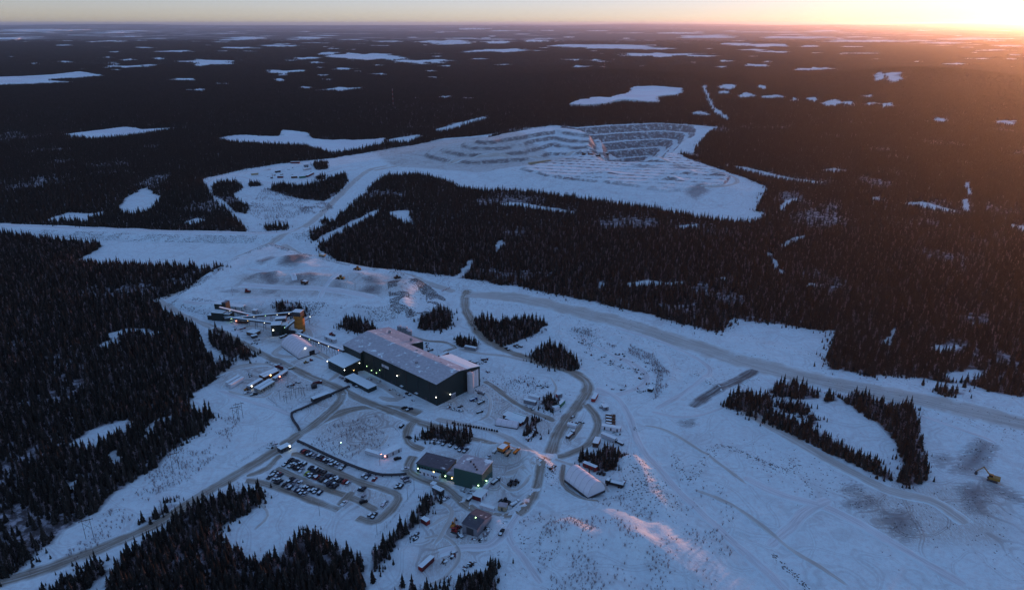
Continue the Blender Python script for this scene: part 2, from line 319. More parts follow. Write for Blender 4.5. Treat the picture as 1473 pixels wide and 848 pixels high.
def plain(name, col, rough=.7, var=.12, scale=.6, metal=0.0, bumpy=0.0):
    if name in MAT: return MAT[name]
    m, t, b = nt(name); p, g = pos(t)
    c = N(t, 'ShaderNodeTexCoord').outputs['Object']
    f = noise(t, c, scale, 4)
    dark = tuple(v * (1 - var * 2) for v in col); light = tuple(min(1, v * (1 + var)) for v in col)
    t.links.new(mixc(t, f, dark, light), b.inputs['Base Color'])
    b.inputs['Roughness'].default_value = rough; b.inputs['Metallic'].default_value = metal
    if bumpy: bump(t, b, noise(t, c, scale * 6, 3), bumpy, .2)
    MAT[name] = m; return m
def ground_material():
    m, t, b = nt('snowy_ground'); p, g = pos(t)
    at = N(t, 'ShaderNodeAttribute', attribute_name='mask'); sep = N(t, 'ShaderNodeSeparateColor'); t.links.new(at.outputs['Color'], sep.inputs[0])
    forest, rock, speck, track = sep.outputs[0], sep.outputs[1], sep.outputs[2], at.outputs['Alpha']
    big = noise(t, p, .012, 5); mid = noise(t, p, .09, 5, .6); fine = noise(t, p, .6, 4, .65)
    snow = mixc(t, ramp(t, mid, .3, .7), (.645, .81, .82), SNOW)
    snow = mixc(t, ramp(t, noise(t, p, .035, 6, .62, 1.2), .5, .74, 0, .55), snow, (.57, .61, .60))
    mott = noise(t, p, .33, 5, .72)
    snow = mixc(t, ramp(t, mott, .40, .72, 0, .55), snow, (.54, .575, .575))
    wst, _ = pos(t, (.05, .012, 1)); wind = noise(t, wst, 1.0, 6, .7, 3.0)
    snow = mixc(t, ramp(t, wind, .52, .70, 0, .40), snow, (.55, .58, .57))
    # tyre-worn snow
    st, _ = pos(t, (.9, .16, 1)); worn = noise(t, st, 1.0, 4, .7, 2.5)
    def wheel_tracks(sc, off, gap, wd):
        mp_ = N(t, 'ShaderNodeMapping'); mp_.inputs['Location'].default_value = off; t.links.new(p, mp_.inputs['Vector'])
        n_ = noise(t, mp_.outputs[0], sc, 1.5, .45); a_ = mth(t, 'ABSOLUTE', mth(t, 'SUBTRACT', n_, .5))
        return ramp(t, mth(t, 'ABSOLUTE', mth(t, 'SUBTRACT', a_, gap)), wd, wd * .35)
    ruts = mth(t, 'MAXIMUM', wheel_tracks(.016, (40, 90, 0), .008, .005), mth(t, 'MAXIMUM', wheel_tracks(.011, (500, 10, 0), .006, .004), wheel_tracks(.024, (5, 700, 0), .010, .007)))
    snow = mixc(t, mth(t, 'MULTIPLY', ruts, mth(t, 'ADD', mth(t, 'MULTIPLY', track, .7), .22), True), snow, (.36, .38, .37))
    snow = mixc(t, mth(t, 'MULTIPLY', track, ramp(t, worn, .30, .68), True), snow, (.43, .41, .36))
    # specks of stone
    vo = N(t, 'ShaderNodeTexVoronoi', feature='F1'); vo.inputs['Scale'].default_value = .38; t.links.new(p, vo.inputs['Vector'])
    sp = mth(t, 'MULTIPLY', ramp(t, vo.outputs['Distance'], .30, .18), ramp(t, noise(t, p, .11, 3), .42, .58))
    snow = mixc(t, mth(t, 'MULTIPLY', sp, speck, True), snow, (.10, .10, .105))
    # bare rock: where marked and where the ground is too steep to hold snow
    nz = N(t, 'ShaderNodeSeparateXYZ'); t.links.new(g.outputs['True Normal'], nz.inputs[0])
    yp = N(t, 'ShaderNodeSeparateXYZ'); t.links.new(p, yp.inputs[0]); yd = yp.outputs[1]
    steep = mth(t, 'MULTIPLY', mth(t, 'MULTIPLY', ramp(t, mth(t, 'ADD', nz.outputs[2], mth(t, 'MULTIPLY', mth(t, 'SUBTRACT', noise(t, p, .06, 5, .65), .5), .45)), .93, .80), ramp(t, noise(t, p, .12, 5, .75), .30, .54)), ramp(t, yd, 1100, 1250))
    mp = N(t, 'ShaderNodeMapping'); mp.inputs['Rotation'].default_value = (0, 0, .75); mp.inputs['Scale'].default_value = (.16, .62, .3); t.links.new(p, mp.inputs['Vector']); rst = mp.outputs[0]
    rk = mth(t, 'MAXIMUM', mth(t, 'MULTIPLY', rock, ramp(t, mth(t, 'ADD', mth(t, 'MULTIPLY', noise(t, rst, 1.1, 6, .75, .6), .9), mth(t, 'MULTIPLY', rock, .33)), .545, .60)), steep)
    rockc = mixc(t, noise(t, p, .3, 5, .7), (.10, .10, .105), (.27, .26, .255))
    c = mixc(t, rk, snow, rockc)
    # forest floor: snow with brush and deadfall; far away the canopy, darkened for the trees' self-shade, with open bogs
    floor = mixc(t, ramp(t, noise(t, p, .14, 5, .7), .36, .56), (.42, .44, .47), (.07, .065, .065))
    ln = N(t, 'ShaderNodeVectorMath', operation='LENGTH'); t.links.new(p, ln.inputs[0])
    fardist = ramp(t, ln.outputs['Value'], 1500, 5200)
    farf = mixc(t, ramp(t, noise(t, p, .004, 6, .65), .35, .65), CANOPY, (.024, .024, .028))
    bog = ramp(t, noise(t, p, .0011, 7, .62), .57, .585)
    bog = mth(t, 'MULTIPLY', mth(t, 'MULTIPLY', bog, ramp(t, noise(t, p, .00013, 2), .46, .58)), ramp(t, ln.outputs['Value'], 7500, 9000))
    farf = mixc(t, bog, farf, (.62, .64, .66))
    floor = mixc(t, fardist, floor, farf)
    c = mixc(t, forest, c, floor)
    t.links.new(c, b.inputs['Base Color']); b.inputs['Roughness'].default_value = .75
    h = mth(t, 'ADD', mth(t, 'MULTIPLY', mid, .9), mth(t, 'ADD', mth(t, 'MULTIPLY', fine, .35), mth(t, 'MULTIPLY', big, 1.5)))
    bump(t, b, h, .9, 1.2)
    return m

# ------------------------------------------------------------------ the ground sheet
def lines(segs):
    out = [segs[0][0]]
    for a, b, s in segs:
        n = max(1, int(round((b - a) / s))); out += list(np.linspace(a, b, n + 1)[1:])
    return out
def grow(start, end, step, g):
    out = []; v = start
    while abs(v) < abs(end): v += step; step *= g; out.append(v)
    out[-1] = end; return out
xs = np.array(sorted(grow(-700, -95000, -4, 1.055) + lines([(-700, 900, 3.5)]) + grow(900, 95000, 4, 1.055)))
ys = np.array(sorted(grow(230, -4000, -4, 1.12) + lines([(230, 1000, 3.0), (1000, 1380, 4.5), (1380, 2150, 3.6)]) + grow(2150, 95000, 5, 1.03)))
GX, GY = np.meshgrid(xs, ys); gx = GX.ravel(); gy = GY.ravel(); gz = relief(gx, gy)
nx, ny = len(xs), len(ys)
idx = np.arange(nx * ny).reshape(ny, nx)
quads = np.stack([idx[:-1, :-1], idx[:-1, 1:], idx[1:, 1:], idx[1:, :-1]], -1).reshape(-1, 4)
def fast_mesh(name, co, quads, n=4):
    me = bpy.data.meshes.new(name); me.vertices.add(len(co)); me.vertices.foreach_set('co', np.asarray(co, np.float32).ravel())
    q = np.asarray(quads, np.int32); me.loops.add(q.size); me.loops.foreach_set('vertex_index', q.ravel())
    me.polygons.add(len(q)); me.polygons.foreach_set('loop_start', np.arange(0, q.size, n, dtype=np.int32))
    me.update(calc_edges=True); me.validate(); return me
gme = fast_mesh('ground', np.stack([gx, gy, gz], 1), quads)
gme.polygons.foreach_set('use_smooth', np.ones(len(quads), bool))
fm = np.zeros(gx.shape); sub = (gy > -500)
fm[sub] = forest_mask(gx[sub], gy[sub])
rockm = np.zeros(gx.shape); speck = np.zeros(gx.shape); track = np.zeros(gx.shape)
nearv = (np.hypot(gx, gy) < 2600) & (gy > 200); vx, vy = gx[nearv], gy[nearv]
ROCK_PX = [  # bare broken rock and gravel, px outline
  [(355, 412), (372, 402), (395, 402), (400, 414), (388, 418), (372, 408)], [(402, 392), (415, 378), (440, 376), (446, 384), (425, 394)], [(370, 384), (392, 377), (396, 381), (378, 390)], [(420, 416), (424, 408), (435, 406), (440, 415)], [(440, 410), (444, 402), (455, 403), (452, 413)],
  [(488, 386), (500, 379), (514, 381), (515, 388), (500, 390)], [(478, 424), (486, 416), (492, 420), (490, 424)], [(525, 412), (535, 408), (550, 418), (545, 422), (530, 418)], [(520, 428), (530, 422), (548, 425), (545, 432), (525, 432)], [(385, 418), (395, 414), (396, 418)],
  [(982, 284), (1000, 274), (1015, 274), (1022, 282), (1000, 292)], [(962, 246), (985, 246), (1000, 252), (975, 252)], [(1022, 256), (1040, 258), (1050, 263), (1030, 263)], [(905, 246), (930, 246), (950, 249), (920, 250)], [(907, 228), (918, 223), (926, 229)], [(925, 222), (950, 215), (965, 212), (950, 226), (930, 230), (912, 228)], [(760, 242), (792, 238), (793, 241), (765, 244)],
  [(1368, 680), (1385, 655), (1408, 632), (1430, 640), (1420, 668), (1398, 682)], [(1378, 702), (1400, 698), (1420, 705), (1412, 735), (1395, 735)], [(1345, 660), (1358, 652), (1368, 662), (1352, 672)], [(1415, 690), (1473, 715), (1473, 725), (1420, 705)], [(1270, 740), (1300, 738), (1318, 755), (1300, 775), (1285, 765)], [(1215, 725), (1250, 715), (1262, 722), (1240, 732)], [(1215, 705), (1235, 698), (1230, 706)],
  [(380, 430), (395, 426), (396, 430)], [(320, 428), (340, 425), (342, 429)], [(980, 606), (996, 602), (998, 610), (984, 612)],
]
for k, r in enumerate(ROCK_PX):
    pr_ = PP(r); d = sdist(vx, vy, pr_, True, maxd=14, far=1e6)
    rockm[nearv] = np.maximum(rockm[nearv], (.72 if pr_[:, 1].mean() > 1100 else 1.0) * np.where(inside(vx, vy, pr_), .55 + .45 * smooth(d / 9), smooth(1 - d / 8) * .55))
for poly, h, w, s in PLATEAUS:
    if not s: continue
    d = sdist(vx, vy, poly, True, maxd=w + 12, far=1e6); ins = inside(vx, vy, poly)
    speck[nearv] = np.maximum(speck[nearv], s * np.where(ins, np.where(d < 10, 1 - d / 10, .25), smooth(1 - (d - 8) / w)))
SPECK_PX = [[(1400, 590), (1473, 600), (1473, 640), (1420, 625)], [(820, 480), (870, 485), (930, 520), (950, 560), (900, 565), (850, 525)], [(700, 750), (770, 760), (760, 848), (700, 800)], [(1150, 690), (1330, 690), (1330, 770), (1180, 740)], [(740, 235), (1090, 260), (1060, 310), (760, 270)], [(700, 186), (850, 185), (850, 240), (700, 235)], [(520, 215), (690, 195), (690, 240), (560, 240)],
  [(960, 500), (1080, 520), (1060, 560), (970, 560)], [(690, 540), (780, 545), (790, 600), (700, 590)], [(1000, 600), (1300, 700), (1473, 700), (1473, 848), (1300, 848), (1050, 680)]]
for k, s_ in enumerate(SPECK_PX):
    i_ = inside(vx, vy, PP(s_)); speck[nearv] = np.maximum(speck[nearv], np.where(i_, .12 if k == len(SPECK_PX) - 1 else .55, 0))
TRACK_PX = [[(640, 575), (690, 545), (740, 555), (790, 590), (850, 590), (850, 660), (780, 640), (690, 610)], [(590, 760), (640, 700), (720, 750), (740, 790), (640, 848), (560, 848)], [(380, 660), (600, 690), (560, 770), (380, 690)], [(305, 520), (450, 510), (480, 560), (420, 590), (290, 560)], [(330, 440), (460, 450), (480, 500), (430, 520), (340, 490)], [(700, 700), (765, 690), (755, 730), (680, 735)], [(500, 520), (640, 600), (700, 600), (690, 560), (480, 560)],
  [(520, 210), (700, 195), (850, 240), (700, 250), (560, 240)], [(330, 400), (600, 400), (600, 440), (330, 440)], [(1180, 690), (1473, 680), (1473, 800), (1260, 800)], [(600, 640), (780, 640), (760, 740), (600, 690)], [(420, 560), (520, 560), (600, 600), (540, 680), (430, 630)]]
for s_ in TRACK_PX:
    pr_ = PP(s_); d = sdist(vx, vy, pr_, True, maxd=10, far=1e6)
    track[nearv] = np.maximum(track[nearv], np.where(inside(vx, vy, pr_), .9 * smooth(d / 18), 0))
ca = gme.color_attributes.new('mask', 'FLOAT_COLOR', 'POINT')
ca.data.foreach_set('color', np.stack([fm, rockm, speck, track], 1).astype(np.float32).ravel())
ground = bpy.data.objects.new('ground', gme); COL.objects.link(ground); ground['kind'] = 'structure'
ground['label'] = 'snow covered ground running from the mine to the horizon'
gme.materials.append(ground_material())
GZ = gz.reshape(ny, nx)
def gzs(x, y):
    """height of the ground sheet itself"""
    x = np.asarray(x, float); y = np.asarray(y, float)
    i = np.clip(np.searchsorted(xs, x) - 1, 0, nx - 2); j = np.clip(np.searchsorted(ys, y) - 1, 0, ny - 2)
    u = (x - xs[i]) / (xs[i + 1] - xs[i]); v = (y - ys[j]) / (ys[j + 1] - ys[j])
    return (GZ[j, i] * (1 - u) + GZ[j, i + 1] * u) * (1 - v) + (GZ[j + 1, i] * (1 - u) + GZ[j + 1, i + 1] * u) * v
def gz1(x, y): return float(gzs(np.array([x]), np.array([y]))[0])

# ------------------------------------------------------------------ ploughed roads
def road_material(name, dirty, amount):
    m, t, b = nt(name); p, g = pos(t)
    at = N(t, 'ShaderNodeAttribute', attribute_name='lane'); sep = N(t, 'ShaderNodeSeparateXYZ'); t.links.new(at.outputs['Vector'], sep.inputs[0])
    u = sep.outputs[0]                                     # 0 at the edges, 1 in the middle
    cmb = N(t, 'ShaderNodeCombineXYZ'); t.links.new(mth(t, 'MULTIPLY', sep.outputs[2], .9), cmb.inputs[0]); t.links.new(mth(t, 'MULTIPLY', sep.outputs[1], .03), cmb.inputs[1])
    streak = noise(t, cmb.outputs[0], 1.0, 4, .7, .8)
    patch = noise(t, p, .07, 4, .6); fine = noise(t, p, .8, 3)
    snow = mixc(t, ramp(t, noise(t, p, .09, 5, .6), .3, .7), (.645, .81, .82), SNOW)
    w = mth(t, 'MULTIPLY', ramp(t, mth(t, 'ADD', u, mth(t, 'MULTIPLY', mth(t, 'SUBTRACT', patch, .5), .9)), .05, .62), amount)
    w = mth(t, 'MULTIPLY', w, ramp(t, mth(t, 'ADD', mth(t, 'MULTIPLY', streak, .75), mth(t, 'MULTIPLY', patch, .35)), .25, .62, .35, 1.0))
    dc = mixc(t, ramp(t, streak, .35, .7), tuple(v * 1.15 for v in dirty), tuple(v * .72 for v in dirty))
    dc = mixc(t, ramp(t, fine, .55, .8, 0, .35), dc, (.55, .54, .5))
    t.links.new(mixc(t, w, snow, dc), b.inputs['Base Color']); b.inputs['Roughness'].default_value = .6
    bump(t, b, mth(t, 'ADD', mth(t, 'MULTIPLY', streak, .5), mth(t, 'MULTIPLY', fine, .2)), .4, .5)
    return m
RM = {'d': road_material('worn_road', (.265, .24, .185), 1.0), 'm': road_material('packed_road', (.46, .44, .38), .85), 'l': road_material('snow_track', (.60, .63, .63), .8), 'x': road_material('gravel_ramp', (.12, .115, .11), 1.0)}
nroad = [0]
def road(px, width, mat, name='road', label=None, step=4.0):
    c = spline(PP(px), step); n = len(c); tg = np.gradient(c, axis=0); tg /= np.linalg.norm(tg, axis=1)[:, None] + 1e-9
    nr = np.stack([-tg[:, 1], tg[:, 0]], 1); L = np.concatenate([[0], np.cumsum(np.linalg.norm(np.diff(c, axis=0), axis=1))])
    K = 8; nroad[0] += 1; lift = .05 + .005 * nroad[0]
    wob = width * (1 + .22 * (vnoise(L, L * 0 + nroad[0] * 37, 18, 3) - .5))
    co = []; ln = []
    for k in range(K + 1):
        s = k / K * 2 - 1
        q = c + nr * (s * wob / 2)[:, None]
        ends = np.minimum(1, np.minimum(L, L[-1] - L) / 8)
        fz = gzs(q[:, 0], q[:, 1]) + (lift * ends - .3 * (1 - ends) if 0 < k < K else -.25)
        co.append(np.stack([q[:, 0], q[:, 1], fz], 1))
        ends = np.minimum(1, np.minimum(L, L[-1] - L) / 8)
        ln.append(np.stack([(1 - abs(s)) * ends, L, s * wob / 2 + nroad[0] * 50], 1))
    co = np.stack(co, 1).reshape(-1, 3); ln = np.stack(ln, 1).reshape(-1, 3)
    ii = np.arange(n * (K + 1)).reshape(n, K + 1)
    q = np.stack([ii[:-1, :-1], ii[:-1, 1:], ii[1:, 1:], ii[1:, :-1]], -1).reshape(-1, 4)[:, ::-1]
    me = fast_mesh(name, co, q); a = me.attributes.new('lane', 'FLOAT_VECTOR', 'POINT'); a.data.foreach_set('vector', ln.astype(np.float32).ravel())
    me.polygons.foreach_set('use_smooth', np.ones(len(q), bool)); me.materials.append(RM[mat])
    o = bpy.data.objects.new(name, me); COL.objects.link(o); o['kind'] = 'structure'
    if label: o['label'] = label
    return o
ROADS = [  # pixels along the middle, width m, finish
  ([(-60, 850), (0, 836), (60, 818), (150, 785), (230, 748), (300, 705), (350, 677), (400, 645), (440, 617), (475, 600), (510, 588), (545, 586), (585, 590), (615, 600)], 13, 'd', 'road', 'ploughed access road running past the car park to the plant'),
  ([(335, 686), (360, 682), (385, 672), (402, 655), (420, 652)], 7, 'd', 'road', None),
  ([(335, 690), (370, 692), (400, 700), (440, 715), (475, 728), (500, 738)], 8.5, 'd', 'car_park_lane', None),
  ([(402, 656), (425, 652), (450, 662), (490, 680), (520, 693), (550, 702), (572, 712), (568, 725), (552, 742), (535, 750), (500, 738)], 8.5, 'd', 'car_park_lane', None),
  ([(385, 668), (410, 678), (450, 696), (500, 712), (530, 727), (552, 740)], 8.5, 'd', 'car_park_lane', None),
  ([(474, 736), (490, 724), (505, 708), (514, 697)], 8.5, 'd', 'car_park_lane', None),
  ([(302, 470), (340, 490), (380, 512), (420, 530), (450, 545), (480, 556), (520, 575), (560, 590), (600, 606), (650, 622), (700, 638), (750, 652), (775, 660)], 12, 'd', 'road', 'road running along the front of the plant'),
  ([(418, 630), (440, 618), (465, 600), (487, 580), (492, 566), (480, 556)], 11, 'd', 'road', None),
  ([(615, 600), (650, 608), (690, 615), (730, 630), (775, 660)], 9, 'm', 'road', None),
  ([(605, 600), (590, 612), (585, 630), (592, 640), (605, 645), (620, 650)], 9, 'd', 'road', None),
  ([(600, 648), (588, 668), (590, 680), (610, 690), (640, 700), (655, 712), (675, 730), (700, 742), (735, 745), (758, 730), (772, 705), (778, 680), (790, 655)], 9, 'd', 'road', 'ploughed loop road round the green office block'),
  ([(785, 665), (765, 680), (740, 682), (715, 680)], 9, 'm', 'road', None),
  ([(790, 660), (800, 630), (815, 605), (830, 585), (845, 560), (840, 545), (815, 532), (780, 522), (740, 508), (710, 495), (688, 478), (672, 450), (668, 430), (675, 415)], 14, 'd', 'road', 'wide haul road curving up between the spruce stands'),
  ([(660, 422), (740, 430), (820, 448), (900, 468), (1000, 500), (1080, 525), (1200, 555), (1330, 580), (1473, 612), (1640, 650)], 26, 'm', 'haul_road', 'broad haul road running below the forest edge'),
  ([(230, 432), (290, 400), (340, 372), (400, 345), (440, 325), (470, 300), (500, 270), (520, 252), (535, 243), (560, 238)], 17, 'm', 'haul_road', 'haul road climbing from the crusher to the open pit'),
  ([(535, 246), (580, 238), (640, 236), (700, 232), (770, 230), (830, 225), (850, 224)], 16, 'm', 'haul_road', None),
  ([(220, 425), (250, 446), (285, 462), (310, 474)], 10, 'm', 'road', None),
  ([(-200, 325), (0, 329), (100, 332), (200, 335), (300, 339), (360, 340), (410, 338), (430, 330)], 14, 'l', 'haul_road', 'snowy haul road running off along the forest'),
  ([(405, 350), (440, 370), (480, 380), (520, 390), (580, 400), (660, 420)], 14, 'm', 'haul_road', None),
  ([(340, 418), (400, 422), (460, 424), (510, 432), (545, 440)], 16, 'l', 'road', None),
  ([(355, 332), (340, 318), (322, 300), (306, 280), (300, 262), (330, 252), (380, 262), (420, 263), (460, 252), (500, 240), (530, 240)], 8, 'l', 'road', None),
  ([(690, 545), (710, 556), (735, 575), (760, 590), (790, 602), (805, 610)], 8, 'd', 'road', None),
  ([(655, 520), (640, 505), (655, 500), (640, 492), (615, 490), (600, 486), (570, 478)], 6, 'd', 'road', None),
  ([(652, 500), (690, 508), (730, 512), (770, 522)], 6, 'm', 'road', None),
  ([(845, 560), (880, 568), (910, 560), (930, 545), (915, 525), (880, 510)], 9, 'l', 'snow_track', None),
  ([(848, 556), (870, 562), (890, 575), (905, 600), (920, 640), (960, 690), (1010, 740), (1060, 785), (1110, 830), (1150, 870)], 8, 'l', 'snow_track', 'narrow packed snow track running towards the scrub slope'),
  ([(836, 575), (855, 595), (860, 615), (845, 640), (815, 655), (790, 660)], 9, 'd', 'road', None),
  ([(840, 602), (830, 620), (815, 640)], 5, 'd', 'road', None),
  ([(785, 658), (820, 668), (850, 685), (870, 700), (878, 715)], 5, 'm', 'road', None),
  ([(812, 660), (808, 690), (815, 705), (835, 722), (850, 728), (870, 722)], 5, 'd', 'road', None),
  ([(752, 735), (732, 765), (738, 790), (760, 820), (785, 855)], 6, 'l', 'snow_track', 'packed snow track leading past the lone pickup'),
  ([(735, 750), (725, 772), (700, 788), (660, 790), (620, 800)], 8, 'l', 'snow_track', None),
  ([(1090, 528), (1075, 540), (1045, 555), (1015, 570), (992, 588)], 13, 'x', 'gravel_ramp', 'bare gravel ramp dropping from the haul road'),
  ([(1060, 585), (1120, 620), (1200, 665), (1280, 705), (1340, 720), (1380, 745), (1400, 760)], 12, 'm', 'snow_track', None),
  ([(1060, 680), (1120, 710), (1200, 735), (1300, 790), (1400, 850)], 9, 'l', 'snow_track', None),
  ([(1100, 790), (1135, 760), (1160, 735), (1200, 715)], 9, 'l', 'snow_track', None),
  ([(305, 472), (290, 480)], 6, 'm', 'road', None),
  ([(300, 545), (340, 530), (380, 525), (400, 528)], 9, 'm', 'road', None),
  ([(310, 560), (350, 575), (400, 590), (425, 600)], 7, 'l', 'road', None),
  ([(335, 478), (365, 470), (400, 478), (415, 492), (395, 510), (420, 515), (440, 508)], 8, 'm', 'road', None),
  ([(440, 470), (448, 485), (446, 500), (470, 515), (490, 530), (480, 545), (465, 552)], 6, 'm', 'road', None),
  ([(525, 540), (550, 555), (575, 572), (560, 575), (540, 568)], 9, 'm', 'road', None),
  ([(850, 224), (900, 232), (950, 240), (990, 250), (1040, 258), (1060, 268), (1040, 276), (1005, 278)], 12, 'm', 'haul_road', None),
]
for px, w in (([(990, 700), (1060, 730), (1140, 790), (1230, 848)], 4), ([(920, 610), (960, 620), (1010, 650), (1080, 700)], 4), ([(930, 590), (980, 600), (1030, 590), (1090, 560)], 5), ([(600, 775), (640, 770), (660, 800), (640, 830), (600, 848)], 3.5), ([(610, 760), (640, 745), (655, 735)], 4), ([(590, 720), (630, 722), (650, 735), (640, 760), (620, 790)], 3.5), ([(715, 690), (735, 705), (752, 700), (768, 685)], 3.5), ([(690, 560), (705, 575), (700, 600), (680, 606)], 4), ([(790, 540), (800, 560), (785, 575)], 3), ([(560, 620), (548, 640), (520, 648)], 4), ([(320, 560), (345, 568), (380, 572), (395, 560)], 4), ([(345, 535), (330, 548), (318, 562)], 4), ([(470, 520), (450, 512), (430, 500)], 3.5), ([(350, 395), (400, 400), (440, 395), (480, 392)], 7), ([(460, 440), (470, 420), (490, 400)], 6), ([(420, 400), (426, 415)], 6), ([(260, 440), (300, 445), (340, 440), (400, 436)], 6), ([(330, 715), (370, 722), (385, 740), (360, 765)], 3), ([(830, 480), (860, 500), (900, 520), (920, 540)], 5), ([(880, 470), (960, 495), (1020, 530), (990, 560), (940, 590)], 7), ([(1110, 540), (1160, 560), (1250, 575), (1330, 600), (1440, 640)], 6)):
    ROADS.append((px, w, 'm' if w < 4.5 else 'l', 'snow_track', None))
for px, w, mt, nm, lb in ROADS: road(px, w, mt, nm, lb)

# frozen lakes and bogs
lake_m, t, b = nt('lake_snow'); p, g = pos(t)
t.links.new(mixc(t, ramp(t, noise(t, p, .006, 5, .6), .3, .7), (.65, .71, .74), SNOW), b.inputs['Base Color'])
for k, l in enumerate(LAKES):
    d = 7 if k < 4 else 5
    pts = spline(np.vstack([l, l[:1]]), max(6, np.ptp(l[:, 0]) / (60 if k < 4 else 110)))[:-1]
    s = np.ptp(l[:, 0]) / (30 if k < 4 else 9)
    pts = pts + np.stack([fbm(pts[:, 0], pts[:, 1], s * 2.2, 7, 4) - .5, fbm(pts[:, 0], pts[:, 1], s * 2.2, 8, 4) - .5], 1) * s * 3.0
    z0 = relief(pts[:, 0], pts[:, 1])
    zl = max(z0.max(), gzs(pts[:, 0], pts[:, 1]).max()) + .3
    bm = bmesh.new(); vs = [bm.verts.new((x, y, zl)) for x, y in pts]; f = bm.faces.new(vs)
    vb = [bm.verts.new((x, y, zl - 40)) for x, y in pts]
    for i in range(len(vs)): bm.faces.new((vs[i - 1], vb[i - 1], vb[i], vs[i]))
    bm.normal_update()
    if f.normal.z < 0: bmesh.ops.reverse_faces(bm, faces=bm.faces[:])
    bmesh.ops.triangulate(bm, faces=[f])
    me = bpy.data.meshes.new('lake'); bm.to_mesh(me); bm.free(); me.materials.append(lake_m)
    o = bpy.data.objects.new('lake', me); COL.objects.link(o); o['kind'] = 'structure'

# ------------------------------------------------------------------ mesh building
class G:
    def __init__(s): s.v = []; s.f = []
    def add(s, V, Fc): b = len(s.v); s.v += V; s.f += [tuple(i + b for i in q) for q in Fc]; return s
    def box(s, x0, x1, y0, y1, z0, z1):
        return s.add([(x0, y0, z0), (x1, y0, z0), (x1, y1, z0), (x0, y1, z0), (x0, y0, z1), (x1, y0, z1), (x1, y1, z1), (x0, y1, z1)], [(0, 3, 2, 1), (4, 5, 6, 7), (0, 1, 5, 4), (1, 2, 6, 5), (2, 3, 7, 6), (3, 0, 4, 7)])
    def hexa(s, b4, t4): return s.add(list(b4) + list(t4), [(0, 3, 2, 1), (4, 5, 6, 7), (0, 1, 5, 4), (1, 2, 6, 5), (2, 3, 7, 6), (3, 0, 4, 7)])
    def prism(s, prof, x0, x1, axis='x'):
        """profile (a, z) swept along x (a = y) or along y (a = x)"""
        n = len(prof); V = []
        for e in (x0, x1): V += [((e, a, z) if axis == 'x' else (a, e, z)) for a, z in prof]
        return s.add(V, [tuple(range(n - 1, -1, -1)), tuple(range(n, 2 * n))] + [(i, (i + 1) % n, n + (i + 1) % n, n + i) for i in range(n)])
    def cyl(s, cx, cy, z0, z1, r, n=16, r2=None):
        r2 = r if r2 is None else r2; V = []
        for z, q in ((z0, r), (z1, r2)): V += [(cx + q * math.cos(2 * math.pi * k / n), cy + q * math.sin(2 * math.pi * k / n), z) for k in range(n)]
        return s.add(V, [tuple(range(n - 1, -1, -1)), tuple(range(n, 2 * n))] + [(i, (i + 1) % n, n + (i + 1) % n, n + i) for i in range(n)])
    def tube(s, p, q, r, n=6, r2=None):
        p = Vector(p); q = Vector(q); d = (q - p).normalized(); a = d.orthogonal().normalized(); c = d.cross(a); r2 = r if r2 is None else r2; V = []
        for e, rr in ((p, r), (q, r2)): V += [tuple(e + (a * math.cos(2 * math.pi * k / n) + c * math.sin(2 * math.pi * k / n)) * rr) for k in range(n)]
        return s.add(V, [tuple(range(n - 1, -1, -1)), tuple(range(n, 2 * n))] + [(i, (i + 1) % n, n + (i + 1) % n, n + i) for i in range(n)])
    def beam(s, p, q, w, h):
        """box beam from p to q, w across and h high"""
        p = Vector(p); q = Vector(q); d = (q - p); side = Vector((-d.y, d.x, 0)).normalized() * (w / 2); up = Vector((0, 0, h))
        b4 = [p - side, p + side, q + side, q - side]
        return s.hexa([tuple(v) for v in b4][::-1], [tuple(v + up) for v in b4][::-1])
    def mesh(s, name, mat):
        me = pymesh(name, s.v, s.f, mat); bm = bmesh.new(); bm.from_mesh(me); bmesh.ops.recalc_face_normals(bm, faces=bm.faces[:]); bm.to_mesh(me); bm.free(); return me
    def obj(s, name, mat, parent):
        o = bpy.data.objects.new(name, s.mesh(name, mat)); COL.objects.link(o); o.parent = parent; return o
def pymesh(name, V, Fc, *mats):
    me = bpy.data.meshes.new(name); me.from_pydata(V, [], Fc); me.update()
    for m in mats: me.materials.append(m)
    return me
def thing(name, label, cat, xy, ang=0.0, group=None, z=None):
    e = bpy.data.objects.new(name, None); COL.objects.link(e); e.empty_display_size = .2
    e.location = (xy[0], xy[1], gz1(*xy) if z is None else z); e.rotation_euler = (0, 0, ang); e['label'] = label; e['category'] = cat
    if group: e['group'] = group
    return e
def frame(p1, p2):
    """pixel pair on the ground -> origin, heading, length"""
    a = P(*p1); b_ = P(*p2); return a, math.atan2(b_[1] - a[1], b_[0] - a[0]), math.hypot(b_[0] - a[0], b_[1] - a[1])
def tocam(xy, ang):
    """+1 if the left side of the heading looks away from the camera"""
    return 1 if (-math.sin(ang) * xy[0] + math.cos(ang) * xy[1]) > 0 else -1

